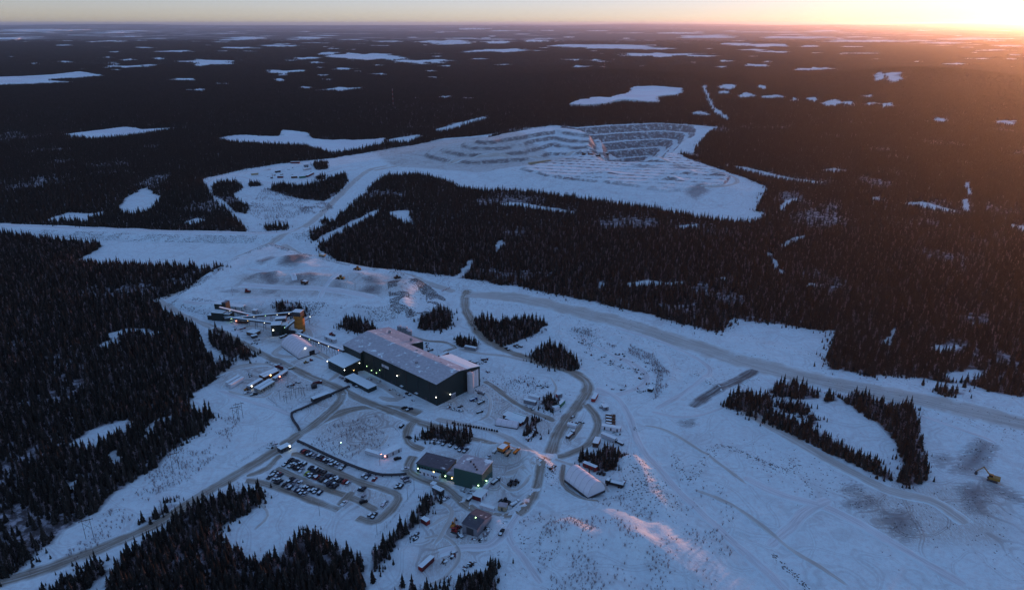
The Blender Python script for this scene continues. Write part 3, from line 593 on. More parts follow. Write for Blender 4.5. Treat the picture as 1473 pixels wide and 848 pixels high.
# ------------------------------------------------------------------ finishes
def roof_mat(name, metal, amount, scale=.06):
    """metal sheet with wind-blown snow left on it"""
    m, t, b = nt(name); c = N(t, 'ShaderNodeTexCoord').outputs['Object']
    f = ramp(t, noise(t, c, scale, 6, .62, .4), amount, amount + .09)
    st = N(t, 'ShaderNodeTexWave'); st.inputs['Scale'].default_value = 1.2; t.links.new(c, st.inputs['Vector'])
    base = mixc(t, ramp(t, noise(t, c, .5, 3), .3, .7), tuple(v * .85 for v in metal), tuple(v * 1.1 for v in metal))
    t.links.new(mixc(t, f, base, SNOW), b.inputs['Base Color']); b.inputs['Roughness'].default_value = .55
    bump(t, b, f, .3, .15); MAT[name] = m; return m
def clad_mat(name, col, scale=1.1):
    m, t, b = nt(name); c = N(t, 'ShaderNodeTexCoord').outputs['Object']
    w = N(t, 'ShaderNodeTexWave', bands_direction='DIAGONAL'); w.inputs['Scale'].default_value = scale; t.links.new(c, w.inputs['Vector'])
    f = noise(t, c, .09, 4)
    t.links.new(mixc(t, f, tuple(v * .75 for v in col), tuple(v * 1.25 for v in col)), b.inputs['Base Color']); b.inputs['Roughness'].default_value = .5
    bump(t, b, w.outputs['Fac'], .25, .08); MAT[name] = m; return m
def glow(name, col, s):
    m = bpy.data.materials.new(name); m.use_nodes = True; b = m.node_tree.nodes['Principled BSDF']
    b.inputs['Base Color'].default_value = (.8, .8, .8, 1); b.inputs['Emission Color'].default_value = (*col, 1); b.inputs['Emission Strength'].default_value = s; MAT[name] = m; return m
GREEN = clad_mat('dark_green_cladding', (.020, .032, .030)); GREEN2 = clad_mat('bottle_green_cladding', (.035, .085, .07)); GREY = clad_mat('grey_cladding', (.20, .21, .23)); DGREY = clad_mat('charcoal_cladding', (.05, .052, .058))
ROOF = roof_mat('part_bare_metal_roof', (.40, .43, .45), .57, .17); ROOFD = roof_mat('dark_bare_roof', (.075, .08, .095), .60, .11); ROOFS = roof_mat('snowed_roof', (.30, .31, .33), .30); ROOFG = roof_mat('grey_snow_dusted_roof', (.34, .35, .37), .56, .12)
WHITE = plain('white_paint', (.66, .68, .70), .5, .08); OFFW = plain('weathered_white', (.50, .51, .52), .6, .12); FABRIC = plain('white_fabric', (.70, .72, .74), .6, .05, .2); SNOWM = plain('lying_snow', SNOW, .8, .04, .8, bumpy=.2)
RED = plain('red_paint', (.30, .035, .03), .55, .2); ORANGE = plain('orange_paint', (.46, .19, .035), .55, .2); YELLOW = plain('yellow_paint', (.30, .19, .045), .55, .2); BLACK = plain('black_paint', (.02, .02, .022), .4, .2); STEEL = plain('dark_steel', (.06, .062, .066), .5, .2); GALV = plain('galvanised_steel', (.26, .27, .28), .45, .15)
BROWN = plain('rusty_brown', (.13, .07, .045), .7, .25); BLUE = plain('blue_paint', (.04, .07, .22), .5, .2); GRN = plain('green_paint', (.03, .16, .09), .5, .2); LIME = plain('lime_paint', (.35, .45, .05), .5, .15); BEIGE = plain('beige_paint', (.40, .34, .22), .6, .15); MAROON = plain('maroon_paint', (.12, .02, .022), .5, .2); NAVY = plain('navy_paint', (.022, .028, .05), .4, .2); SILVER = plain('silver_paint', (.36, .38, .40), .35, .1); TYRE = plain('tyre_rubber', (.018, .018, .018), .9, .1); GLASS = plain('dark_glass', (.012, .014, .018), .12, .1); CONC = plain('concrete', (.30, .29, .27), .85, .15); GRAVEL = plain('stone', (.16, .155, .15), .9, .3, .8)
LIT = glow('lamp_white', (1, .93, .78), 3); LITG = glow('lamp_green', (.55, 1, .45), 2.2); LITA = glow('lamp_amber', (1, .62, .22), 3); LITR = glow('lamp_red', (1, .25, .15), 2.4)
LAMPS = {'w': LIT, 'g': LITG, 'a': LITA, 'r': LITR}
def lamp(parent, x, y, z, c='w', s=.32):
    G().box(x - s, x + s, y - s, y + s, z - s * .7, z + s * .7).obj('lamp', LAMPS[c], parent)
def gable(e, x0, x1, y0, y1, eave, top, yr=None, wall=GREEN, roof=ROOFS, eave2=None, over=.5, th=.35, base=-3.0, nm=('wall', 'roof')):
    """gable hall, ridge along x"""
    yr = (y0 + y1) / 2 if yr is None else yr; eave2 = eave if eave2 is None else eave2
    G().prism([(y0, base), (y1, base), (y1, eave2), (yr, top), (y0, eave)], x0, x1).obj(nm[0], wall, e)
    s1 = (top - eave) / (yr - y0); s2 = (top - eave2) / (y1 - yr); g = G()
    a = (y0 - over, eave - over * s1 + .02); c = (yr, top + .02); d = (y1 + over, eave2 - over * s2 + .02)
    g.prism([a, c, (c[0], c[1] + th), (a[0], a[1] + th)], x0 - over, x1 + over); g.prism([c, d, (d[0], d[1] + th), (c[0], c[1] + th)], x0 - over, x1 + over)
    return g.obj(nm[1], roof, e)

# ------------------------------------------------------------------ process plant
a0, ang, Lm = frame((629, 584), (523, 532))
e = thing('process_plant', 'huge dark green process hall with wind-scoured roof and pale tank at one end', 'building', a0, ang)
# local: x along the long wall away from the near corner, y towards the camera side (negative = to the back)
def hall(x0, x1, y_front, y_back, zf, zr, zb, yr, wall, roof, nm):
    G().prism([(y_front, -3), (y_back, -3), (y_back, zb), (yr, zr), (y_front, zf)], x0, x1).obj('wall', wall, e)
    g = G(); s = .3
    for (ya, za), (yb, zb_) in (((y_front + (.4 if y_front > yr else -.4), zf), (yr, zr)), ((yr, zr), (y_back, zb))):
        g.prism([(ya, za + .03), (yb, zb_ + .03), (yb, zb_ + .03 + s), (ya, za + .03 + s)], x0 - .4, x1 + .4)
    g.obj('roof', roof, e)
hall(0, 87, 0, -30.5, 17.4, 20.0, 18.6, -21.8, GREEN, ROOF, 'main')
hall(.02, 31, -30.52, -44, 18.55, 18.2, 16.2, -34, GREEN, ROOFS, 'annex')
hall(87.02, 110, 2.2, -30.5, 15.8, 19.9, 18.6, -22.5, GREEN, ROOF, 'back')
hall(66, 110.02, -30.52, -45, 18.55, 18.1, 16.4, -34, GREEN, ROOFG, 'wing')
lo = G(); lo.prism([(1.5, -3), (18, -3), (18, 8.0), (1.5, 9.6)], 88, 109.5).obj('side_block', GREEN, e)
G().prism([(1.2, 9.66), (18.5, 8.04), (18.5, 8.34), (1.2, 9.96)], 87.5, 110).obj('side_roof', ROOFS, e)
G().box(53, 82, 13.6, 21.4, -2, 3.5).obj('lean_to', GREEN, e); G().box(52.6, 82.4, 13.2, 21.8, 3.53, 3.8).obj('lean_to_roof', SNOWM, e)
G().box(84, 85, 8, 14.5, -1, 3.4).obj('link_wall', GREEN, e)
# end wall: pale panel, tank, doors
pn = G().box(-.14, -.02, -42.5, -31.5, .4, 14.5).obj('end_panel', OFFW, e)
for k in range(4): G().box(-.24, -.15, -42 + k * 2.8, -39.8 + k * 2.8, .6, 14.2).obj('panel_sheet', WHITE, pn)
tk = G().cyl(-3.4, -30.6, -2, 16.4, 2.5, 20).obj('tank', OFFW, e); G().cyl(-3.4, -30.6, 16.42, 17.3, 2.45, 20, .7).obj('tank_top', OFFW, tk)
G().tube((-.9, -33.1, 0), (-.9, -33.1, 16.8), .14).obj('ladder', GALV, tk)
dr = G().box(-.12, -.02, -18.5, -13.8, -.3, 4.2).obj('roller_door', GREY, e); G().box(-.2, -.13, -18.2, -14.1, 3.4, 4.0).obj('door_lintel', WHITE, dr)
# long front wall: louvre, doors, lamps, downpipes
lv = G().box(54.5, 63, .02, .16, 11.2, 13.4).obj('louvre', OFFW, e)
for x in (12, 26, 40, 52, 66, 74, 80): G().box(x - 1.2, x + 1.2, .02, .14, -.5, 2.6).obj('door', DGREY, e)
for x in (22, 39): G().box(x - 1.4, x + 1.4, .02, 1.6, 2.7, 2.95).obj('canopy', SNOWM, e)
for x in range(8, 86, 13): G().tube((x, .2, 0), (x, .2, 17.0), .16, 5).obj('downpipe', STEEL, e)
for x, y, z, c in ((.3, .5, 7.2, 'w'), (44, .6, 9.6, 'w'), (70, .6, 3.4, 'g'), (76, .6, 3.6, 'g'), (82, .6, 5.2, 'g'), (65.5, .6, 7.4, 'g'), (86.3, 18.6, 6.9, 'w'), (109.3, 18.6, 7.2, 'w'), (87.4, 3.5, 7.2, 'w'), (87.2, 9.5, 3.2, 'a'), (-1.1, -12, 5.2, 'w')): lamp(e, x, y, z, c, .22 if c == 'w' else .15)
for k in range(7): G().box(91 + k * 2.5, 92.2 + k * 2.5, 18.02, 18.12, 4.2, 5.3).obj('window', GLASS, e)
for x, y in ((20, -24), (34, -12), (50, -26), (71, -38), (96, -36)): G().box(x, x + 1.6, y, y + 1.6, 17.5, 20.2).obj('roof_vent', GALV, e)
gu = G()
for x in np.arange(40, 55, 1.5): gu.box(x, x + .12, .25, .37, 17.6, 18.7)
gu.box(40, 54, .25, .37, 18.6, 18.72).obj('roof_rail', STEEL, e)
# small tanks behind the hall
for k, (x, y) in enumerate(((575, 482), (580, 482.5), (584, 484), (588, 486), (590, 489))):
    xy = P(x, y); t_ = thing('process_tank', 'grey upright tank in the row behind the process hall', 'tank', xy, 0, 'upright tanks behind the process hall')
    G().cyl(0, 0, -1, 9 - k % 2, 2.0, 16).obj('shell', GALV, t_); G().cyl(0, 0, 9.02 - k % 2, 9.6 - k % 2, 2.0, 16, .6).obj('top', OFFW, t_)

# ------------------------------------------------------------------ green office block
a0, ang, _ = frame((693.7, 707.4), (653.5, 697))
e = thing('office_block', 'tall windowless bottle green block with flat grey roof and low wing', 'building', a0, ang)
G().box(0, 18.6, -14.8, 0, -2, 12.2).obj('wall', GREEN2, e)
rf = G().box(-.3, 18.9, -15.1, .3, 12.23, 12.7).obj('roof', ROOFG, e)
for x, y in ((6, -5), (8, -7), (11, -9), (4, -3)): G().box(x, x + .9, y, y + .9, 12.72, 13.5).obj('vent', STEEL, rf)
G().box(18.62, 25, -13.5, -2.2, -2, 4.6).obj('link', GREEN2, e); G().box(18.64, 25.1, -13.6, -1.9, 4.62, 4.9).obj('link_roof', ROOFG, e)
G().box(25.02, 46, -15.8, -3.0, -2, 6.2).obj('wing', GREEN2, e); G().box(24.9, 46.3, -16.1, -2.7, 6.23, 6.6).obj('wing_roof', ROOFD, e)
for k in range(9):
    for z in (1.6, 4.2): G().box(26.4 + k * 2.15, 27.6 + k * 2.15, -2.98, -2.88, z - .6, z + .6).obj('window', GLASS, e)
for x, z, y, c in ((34, 3.4, -2.7, 'a'), (26, 2.6, -2.7, 'g'), (21, 3.0, -1.8, 'a'), (2.4, 4.2, .2, 'g'), (45, 3, -2.7, 'g')): lamp(e, x, y, z, c, .26)
lamp(e, -.2, -5.5, 4.6, 'g', .25)
G().box(3, 6.5, 0.02, .14, -.5, 3.6).obj('roller_door', GREY, e); G().box(2, 5.4, .4, 3.2, -1, 2.6).obj('porch', OFFW, e); G().box(1.8, 5.6, .35, 3.4, 2.63, 2.85).obj('porch_roof', SNOWM, e)

# ------------------------------------------------------------------ grey workshop, fabric shelters
a0, ang, _ = frame((686.7, 773.6), (668.2, 766)); wl = 9.6
e = thing('workshop', 'plain grey metal workshop with dark low-pitched roof', 'building', a0, ang)
gable(e, 0, 9.8, -14.2, 0, 5.2, 6.6, wall=GREY, roof=ROOFD, over=.3, base=-1.5)
G().box(2.5, 7, .02, .14, -.3, 4.0).obj('roller_door', DGREY, e); G().box(-.12, -.02, -8, -7, -.3, 2.1).obj('door', DGREY, e); lamp(e, 5, -6, 7.0, 'g', .2)

def shelter(name, label, FL, FR, BL, hgt, shoulder, mat, snowed=True, door=None):
    """fabric shelter on arched frames: x from the front gable to the back"""
    f1, f2, b1 = P(*FL), P(*FR), P(*BL); ang = math.atan2(b1[1] - f1[1], b1[0] - f1[0]); L = math.hypot(b1[0] - f1[0], b1[1] - f1[1])
    w = math.hypot(f2[0] - f1[0], f2[1] - f1[1]); sgn = -1 if ((b1[0] - f1[0]) * (f2[1] - f1[1]) - (b1[1] - f1[1]) * (f2[0] - f1[0])) < 0 else 1
    e = thing(name, label, 'shelter', f1, ang)
    prof = [(0, -1), (0, shoulder * .55), (w * .07, shoulder), (w * .22, hgt * .82), (w * .40, hgt * .98), (w * .5, hgt), (w * .60, hgt * .98), (w * .78, hgt * .82), (w * .93, shoulder), (w, shoulder * .55), (w, -1)]
    sk = G().prism([(sgn * a, z) for a, z in prof], 0, L).obj('fabric_skin', mat, e)
    n = max(4, int(L / 4))
    for k in range(n + 1):
        r_ = G(); x = min(L - .12, max(.02, L * k / n - .06)); out = [(sgn * (a + (a - w / 2) * .012), z * 1.008 + .02) for a, z in prof]
        for i in range(len(out) - 1): r_.beam((x, *out[i]), (x, *out[i + 1]), .12, .1) if False else r_.tube((x, *out[i]), (x, *out[i + 1]), .09, 4)
        r_.obj('arch_rib', OFFW, sk)
    if door: G().box(-.14, -.02, *sorted((sgn * door[0] * w, sgn * door[1] * w)), -.5, door[2]).obj('doorway_shade', BLACK, e)  # black slab on the closed gable, painting the unlit inside of the doorway
    G().box(-.25, L + .25, *sorted((sgn * -.35, sgn * (w + .35))), -1, .5).obj('footing', STEEL, e)
    return e
shelter('fabric_shelter', 'white ribbed fabric dome shelter standing alone beyond the haul road junction', (845.4, 723), (867.7, 711), (812.3, 697), 8.6, 4.2, FABRIC)
e = shelter('storage_shelter', 'white arched shelter with snow banked up its side and a dark doorway', (430, 518), (457, 507.5), (405, 500), 8.8, 5.0, FABRIC, door=(.52, .78, 4.2))
lamp(e, -.4, -6.2, 8.2, 'w', .35)
shelter('tunnel_tent', 'low white half-round tent beside the cluster of red-trimmed huts', (744, 617.5), (742.5, 610.5), (712.5, 612.5), 3.6, 2.6, FABRIC)

# ------------------------------------------------------------------ crushing plant
a0, ang, _ = frame((305, 461), (322, 462.5))
e = thing('crusher_building', 'stepped dark green crusher building on the edge of the rock pad', 'building', a0, ang)
for nm, d in (('lower_block', (0, 12, 0, 8, -2, 8)), ('upper_block', (-1, 7, 8.02, 16, -2, 13.5)), ('tower', (7.02, 11, 8.02, 15, -2, 15)), ('side_block', (12.02, 18, 1, 9, -2, 7)), ('hopper_house', (-5, -.02, 1, 7, -2, 4.5))):
    G().box(*d).obj(nm, GREEN, e); x0, x1, y0, y1, z0, z1 = d; G().box(x0 - .2, x1 + .2, y0 - .2, y1 + .2, z1 + .02, z1 + .25).obj('roof', SNOWM if nm != 'tower' else ROOFD, e)
dk = G().box(8, 22, 16.02, 23, 8.6, 9.0).obj('feed_deck', SNOWM, e)
for x in (8.4, 15, 21.4):
    for y in (16.6, 22.4): G().tube((x, y, -2), (x, y, 8.6), .3, 6).obj('deck_post', STEEL, e)
G().hexa([(12, 8, 8.4), (22, 8, 6), (22, 8.4, 6), (12, 8.4, 8.4)], [(12, 8, 9), (22, 8, 9), (22, 8.4, 9), (12, 8.4, 9)]).obj('chute', STEEL, e)
lamp(e, 19.5, .6, 3.2, 'g', .3)
def conveyor(name, label, A, zA, B, zB, w=2.4, h=1.7, n=4, mat=STEEL, lights=''):
    a = P(*A, zA); b_ = P(*B, zB); ang = math.atan2(b_[1] - a[1], b_[0] - a[0]); L = math.hypot(b_[0] - a[0], b_[1] - a[1])
    e = thing(name, label, 'conveyor', a, ang); z0 = e.location.z
    G().beam((0, 0, zA), (L, 0, zB), w, h).obj('gallery', mat, e); G().beam((0, 0, zA + h + .02), (L, 0, zB + h + .02), w + .3, .14).obj('gallery_roof', SNOWM if mat is STEEL else mat, e)
    for k in range(1, n + 1):
        x = L * k / (n + 1); z = zA + (zB - zA) * k / (n + 1)
        if z < 1: continue
        g = G()
        for s in (-1, 1): g.tube((x, s * w * .8, -1.5), (x, s * w * .35, z), .16, 5)
        g.tube((x, -w * .6, z * .5), (x, w * .6, z * .5), .1, 4); g.obj('trestle', STEEL, e)
    for k, c in enumerate(lights):
        f = (k + .6) / len(lights); lamp(e, L * f, -w * .7 * tocam(a, ang), zA + (zB - zA) * f + h * .5, c, .13)
    return e
conveyor('conveyor', 'dark conveyor gallery sloping down from the crusher tower', (316, 444), 12, (367, 456), 3, 2.4, 1.6, 3, lights='wr')
conveyor('conveyor', 'long conveyor gallery rising from the crusher foot to the orange silo', (324, 460), 2.0, (424, 451), 15.5, 2.2, 1.5, 8, lights='wwwgww')
conveyor('conveyor', 'lower conveyor gallery running from the crusher to the screening house', (322, 457), 3.0, (392, 466), 9.0, 2.2, 1.5, 5, lights='gaw')
conveyor('conveyor', 'short conveyor arm jutting out past the orange silo', (439, 462), 5, (450, 453), 9, 1.2, .9, 1, lights='w')
conveyor('conveyor', 'straight conveyor gallery linking the silo to the process hall', (427, 482), 2.0, (495.5, 507.5), 9.5, 2.4, 1.8, 8, lights='wgwwr')
conveyor('conveyor', 'steep covered conveyor between the screening house and the silo', (410, 475), 6, (424, 464), 12, 2.6, 1.8, 1)
xy = P(432, 477); e = thing('ore_silo', 'orange cylindrical ore silo capped by a dark penthouse', 'silo', xy, ang)
G().cyl(0, 0, -2, 15.5, 4.7, 28).obj('shell', ORANGE, e)
for z in (4.5, 9, 13): G().cyl(0, 0, z, z + .3, 4.82, 28).obj('hoop', BROWN, e)
pe = G().box(-4.2, 3.6, -3.4, 3.6, 15.52, 19.5).obj('penthouse', DGREY, e); G().box(-4.4, 3.8, -3.6, 3.8, 19.52, 19.8).obj('penthouse_roof', SNOWM, pe)
G().box(3.62, 5.2, -.8, .8, 13.5, 15.4).obj('side_hatch', BLACK, e)
a0, ang2, L2 = frame((418, 478), (436, 480.5)); e = thing('silo_base_house', 'low dark house wrapped round the foot of the orange silo', 'building', a0, ang2)
G().box(-1, 8.2, -3.6, 2.2, -2, 3.8).obj('wall', DGREY, e); G().box(-1.2, 8.4, -3.8, 2.4, 3.82, 4.1).obj('roof', SNOWM, e); G().box(8.22, 13, -4, 0, -2, 3.2).obj('end_bay', DGREY, e); G().box(8.24, 13.2, -4.2, .2, 3.22, 3.5).obj('end_roof', SNOWM, e)
a0, ang2, L2 = frame((391.5, 485), (405, 484)); e = thing('screening_house', 'dark green screening house beside the orange silo', 'building', a0, ang2)
G().box(0, 8.5, 0, 9, -2, 10.5).obj('wall', GREEN, e); G().box(-.2, 8.7, -.2, 9.2, 10.52, 10.8).obj('roof', SNOWM, e)
G().box(8.52, 14, 2, 12, -2, 9).obj('wing', GREEN, e); G().box(8.54, 14.2, 1.8, 12.2, 9.02, 9.3).obj('wing_roof', SNOWM, e); G().box(3, 12, 9.3, 15, -2, 12.5).obj('rear_block', DGREY, e); G().box(2.8, 12.2, 9.32, 15.2, 12.52, 12.8).obj('rear_roof', SNOWM, e)
G().box(3, 6, -.14, -.02, -.4, 4).obj('roller_door', DGREY, e); lamp(e, 1.6, -.3, 6.2, 'w', .4); lamp(e, 11.5, 1.6, 7, 'g', .28)
xy = P(368, 455.5); e = thing('transfer_house', 'small pale transfer house where the conveyors cross', 'building', xy, ang)
G().box(-2, 2, -2, 2, 3, 7).obj('wall', GALV, e); G().box(-2.2, 2.2, -2.2, 2.2, 7.02, 7.3).obj('roof', SNOWM, e)
for x in (-1.7, 1.7):
    for y in (-1.7, 1.7): G().tube((x, y, -1), (x, y, 3), .18, 5).obj('leg', STEEL, e)

# ------------------------------------------------------------------ boxes: site trailers, containers, huts
def unit(name, label, cat, p1, p2, w=3.0, h=3.0, mat=OFFW, roof=SNOWM, group=None, lift=.35, doors=2, wins=0, ends=None, ribs=True, lit=None, skid=True):
    """p1-p2 are pixels of the long side nearest the camera, at the ground"""
    a, ang, L = frame(p1, p2); s = tocam(a, ang); e = thing(name, label, cat, a, ang, group)
    y0, y1 = sorted((0, s * w)); z1 = h + lift; nf = -s
    b_ = G().box(0, L, y0, y1, lift, z1).obj('body', mat, e)
    if roof is not None: G().box(-.08, L + .08, y0 - .08, y1 + .08, z1 + .01, z1 + .24).obj('roof', roof, e)
    fy = 0.0
    def fp(x0, x1, za, zb, nm, m, d=.07):
        ya, yb = sorted((fy + nf * .012, fy + nf * d)); return G().box(x0, x1, ya, yb, za, zb).obj(nm, m, e)
    if doors:
        for k in range(doors):
            x = L * (k + .5) / doors; fp(x - .5, x + .5, lift + .1, lift + 2.15, 'door', STEEL)
    for k in range(wins):
        x = L * (k + .25) / wins; fp(x - .55, x + .55, lift + 1.2, lift + 2.1, 'window', GLASS)
    if ends is not None:
        G().box(-.06, -.012, y0 + .1, y1 - .1, lift + .1, z1 - .1).obj('end_doors', ends, e); G().box(L + .012, L + .06, y0 + .1, y1 - .1, lift + .1, z1 - .1).obj('end_doors', ends, e)
    if skid:
        for f in (.15, .85): G().box(L * f - .3, L * f + .3, y0 + .2, y1 - .2, -.8, lift - .01).obj('support', STEEL, e)
    if lit: lamp(e, L * lit[1], nf * .5, z1 - .4, lit[0], .3)
    return e
U = unit
U('tank_trailer', 'snow-topped white long trailer parked outermost in the yard', 'trailer', (328.5, 557), (347, 546.5), 2.6, 3.0, WHITE, doors=0, ends=OFFW)
U('tank_trailer', 'snow-topped white long trailer parked beside its twin and nearer the huts', 'trailer', (333, 560), (352, 548.5), 2.6, 3.0, WHITE, doors=0, ends=OFFW)
U('site_trailer', 'grey site trailer carrying a bright lamp on its roof edge', 'trailer', (360, 562), (379, 551), 3.2, 3, GREY, wins=5, lit=('w', .12))
U('site_trailer', 'long grey site trailer, middle one of the paired double row', 'trailer', (370.5, 565), (392, 552), 3.2, 3, GREY, wins=5)
U('site_trailer', 'beige sided long site trailer at the open side of the paired double row', 'trailer', (375.5, 567), (396, 554.5), 3.2, 3, plain('taupe_paint', (.30, .28, .23)), wins=6)
U('site_trailer', 'brown sided site trailer at the back of the trailer yard', 'trailer', (377, 546.8), (400.5, 537), 3.4, 3, BROWN, wins=5)
U('site_trailer', 'brown sided site trailer behind the tank truck, with two warm lamps', 'trailer', (381, 549), (402, 539.5), 3.0, 3, BROWN, wins=5, lit=('a', .4))
U('site_trailer', 'single long trailer standing apart towards the ploughed road', 'trailer', (397, 550.5), (415, 539), 3.0, 3.0, GREY, wins=5, lit=('r', .3))
U('utility_building', 'long low dark shed beside the elevated pipeline', 'building', (451.5, 581), (475, 572), 4, 3.2, STEEL, doors=3)
U('gatehouse', 'small white-roofed gatehouse beside the entrance road', 'hut', (404.5, 652), (419, 645), 4.2, 3, DGREY, doors=2, wins=3, lit=('w', .85))
U('storage_shed', 'long low pale shed on the empty pad above the car park', 'shed', (524.8, 651.5), (549, 659), 2.6, 2.2, OFFW, doors=0, wins=0)
U('storage_shed', 'snow-roofed shed standing at right angles beside dark spruces', 'shed', (553, 660), (578, 648.5), 5.5, 2.8, OFFW, doors=3, lit=('r', .02))
U('site_trailer', 'white site trailer parked along the low wing of the office block', 'trailer', (603.5, 682), (631, 691), 3.2, 3, WHITE, wins=5)
U('crew_hut', 'dark L-shaped hut at the top of the spruce row', 'hut', (621.5, 706), (634, 712.5), 3.2, 2.8, DGREY, doors=2)
U('site_hut', 'pale small hut joined to the dark hut by the spruce row', 'hut', (625, 703), (629, 699.5), 3.0, 2.8, OFFW, doors=1)
U('shipping_container', 'red shipping container beside a pole in the storage yard', 'container', (605.5, 751), (613.5, 756), 2.8, 2.7, MAROON, doors=0, ends=RED)
U('shipping_container', 'long maroon container with a white top in the storage yard', 'container', (607.5, 823), (625, 807), 2.6, 2.6, MAROON, doors=0, ends=RED)
U('shipping_container', 'bright red container with white panels beside the spruce stand', 'container', (838, 671.5), (856.5, 679), 2.5, 2.6, RED, doors=3)
U('shipping_container', 'pink-lit white container against the wall of the office block', 'container', (695, 708), (709, 694), 2.5, 2.7, WHITE, doors=0, ends=OFFW)
U('shipping_container', 'white container stack with dark red ends in the office yard', 'container', (692, 722), (702, 711), 6, 2.8, WHITE, doors=2, ends=MAROON)
U('site_trailer', 'low white trailer lying along the edge of the office yard', 'trailer', (690, 731), (710, 737), 2.2, 1.8, WHITE, doors=0)
U('equipment_hut', 'small beige hut standing alone on the office yard', 'hut', (716, 735.5), (728, 737.5), 4, 2.8, BEIGE, roof=ROOFG, doors=1)
U('shipping_container', 'red-lined container of the pair beside the small spruce clump', 'container', (759.5, 573.5), (775, 577), 2.6, 2.6, WHITE, doors=0, ends=MAROON)
U('shipping_container', 'grey container of the pair beside the small spruce clump', 'container', (753, 580), (770, 584), 2.8, 2.7, GREY, doors=0, ends=DGREY)
U('shipping_container', 'green container tucked behind the small spruce clump', 'container', (806, 587), (813, 580), 2.6, 2.7, GRN, doors=0, ends=GRN)
U('shipping_container', 'small white container beside the green one', 'container', (798, 591.5), (805, 588.5), 3, 2.4, WHITE, doors=0, ends=OFFW)
U('shipping_container', 'grey and red container at the back of the small spruce clump', 'container', (802, 573), (809, 571), 2.8, 2.7, GREY, doors=0, ends=RED)
U('shipping_container', 'open red container by the haul road bend', 'container', (855.5, 579), (860.5, 570), 2.8, 2.6, RED, roof=SNOWM, doors=0, ends=RED)
U('equipment_box', 'grey snow-capped box beside a parked truck', 'container', (868, 591), (875.5, 590), 5, 2.6, GREY, doors=1)
U('long_trailer', 'long white flat-roofed trailer below the rows of rusty bundles', 'trailer', (865, 618), (892, 622.5), 3.2, 2.8, WHITE, doors=3, ends=MAROON)
U('long_trailer', 'slim white trailer lying between the hut and the long trailer', 'trailer', (864, 629), (884, 637.5), 2.6, 2.6, OFFW, doors=0, ends=STEEL)
U('crew_hut', 'white-roofed hut with brown walls facing the haul road junction', 'hut', (852, 643.5), (860, 645), 8, 3, BROWN, doors=1, wins=1)
U('equipment_hut', 'long low brown shed with lamps at both ends below the conveyors', 'hut', (340, 465.5), (354.5, 466.8), 4, 2.8, BROWN, doors=0, lit=('r', .05))
U('equipment_hut', 'snow-roofed double shed between the crusher and the screening house', 'hut', (355, 483), (366, 485.5), 8, 2.8, BROWN, doors=2)
U('equipment_hut', 'small dark shed in front of the double shed', 'hut', (363, 488.5), (371, 486.5), 3, 2.2, STEEL, doors=0)
U('site_trailer', 'pale trailer beside the straight conveyor', 'trailer', (467, 489), (481, 495), 3, 2.8, OFFW, doors=2)
U('site_trailer', 'long silver trailer lying below the sparse spruces', 'trailer', (668, 502), (684, 505), 2.8, 2.6, GALV, doors=0)
U('flatbed_stack', 'maroon stack of crates by the annex roof of the process hall', 'crates', (634, 516), (646, 510.5), 3, 2.4, MAROON, doors=0)
U('site_trailer', 'low white trailer on the turning circle', 'trailer', (815.5, 613), (828, 616), 2.6, 1.6, WHITE, doors=0)
U('lean_shed', 'dark lean-to shed at the edge of the boneyard', 'shed', (931, 562), (938, 563.5), 5, 2.2, BLACK, doors=0)
U('pipe_stack', 'long dark stack of pipe at the foot of the pit slope', 'stack', (762, 243.5), (793, 239.5), 5, 4, BEIGE, roof=None, doors=0, skid=False, lift=0)
# cluster of huts with mixed roofs
a0, ang2, _ = frame((728, 606), (748, 612.5)); e = thing('camp_building', 'cluster of steep-roofed huts with green ridge and dark red walls', 'building', a0, ang2)
gable(e, 3, 13, 2, 9, 3.0, 5.4, wall=DGREY, roof=SNOWM, over=.4, base=-1); G().prism([(4.8, 5.3), (5.5, 5.75), (6.2, 5.3)], 2.5, 13.5).obj('ridge_cap', GRN, e)
G().box(-.5, 12.4, -.6, 1.98, -1, 2.6).obj('front_range', MAROON, e); G().box(-.7, 12.6, -.9, 2.3, 2.62, 2.85).obj('front_roof', SNOWM, e); G().box(-4, 2.98, 2.0, 8, -1, 2.8).obj('side_hut', DGREY, e); G().box(-4.2, 2.96, 1.8, 8.2, 2.82, 3.1).obj('side_roof', SNOWM, e)
for x in (1, 4, 7, 10): G().box(x, x + 1, -.7, -.61, .9, 1.8).obj('window', GLASS, e)
# stacks of dark bundles (four side by side)
for k in range(4):
    y = 596 + k * 4.4; a, ang2, L = frame((870.5, y + 3), (885, y + 5)); e = thing('rusty_bundle', 'rusty brown bundle in the row above the long white trailer', 'bundle', a, ang2, 'rusty bundles above the long trailer')
    g = G()
    for j in range(3): g.box(.2 + j * L / 3, L / 3 * (j + .9), .2, 2.4, 0, 1.6 + .35 * ((j + k) % 2))
    g.obj('steelwork', BROWN, e); G().box(-.1, L, 2.0, 2.2, .2, 1.0).obj('rail', BEIGE, e); G().box(.3, L * .6, .4, 2.0, 1.98, 2.15).obj('snow_cap', SNOWM, e)

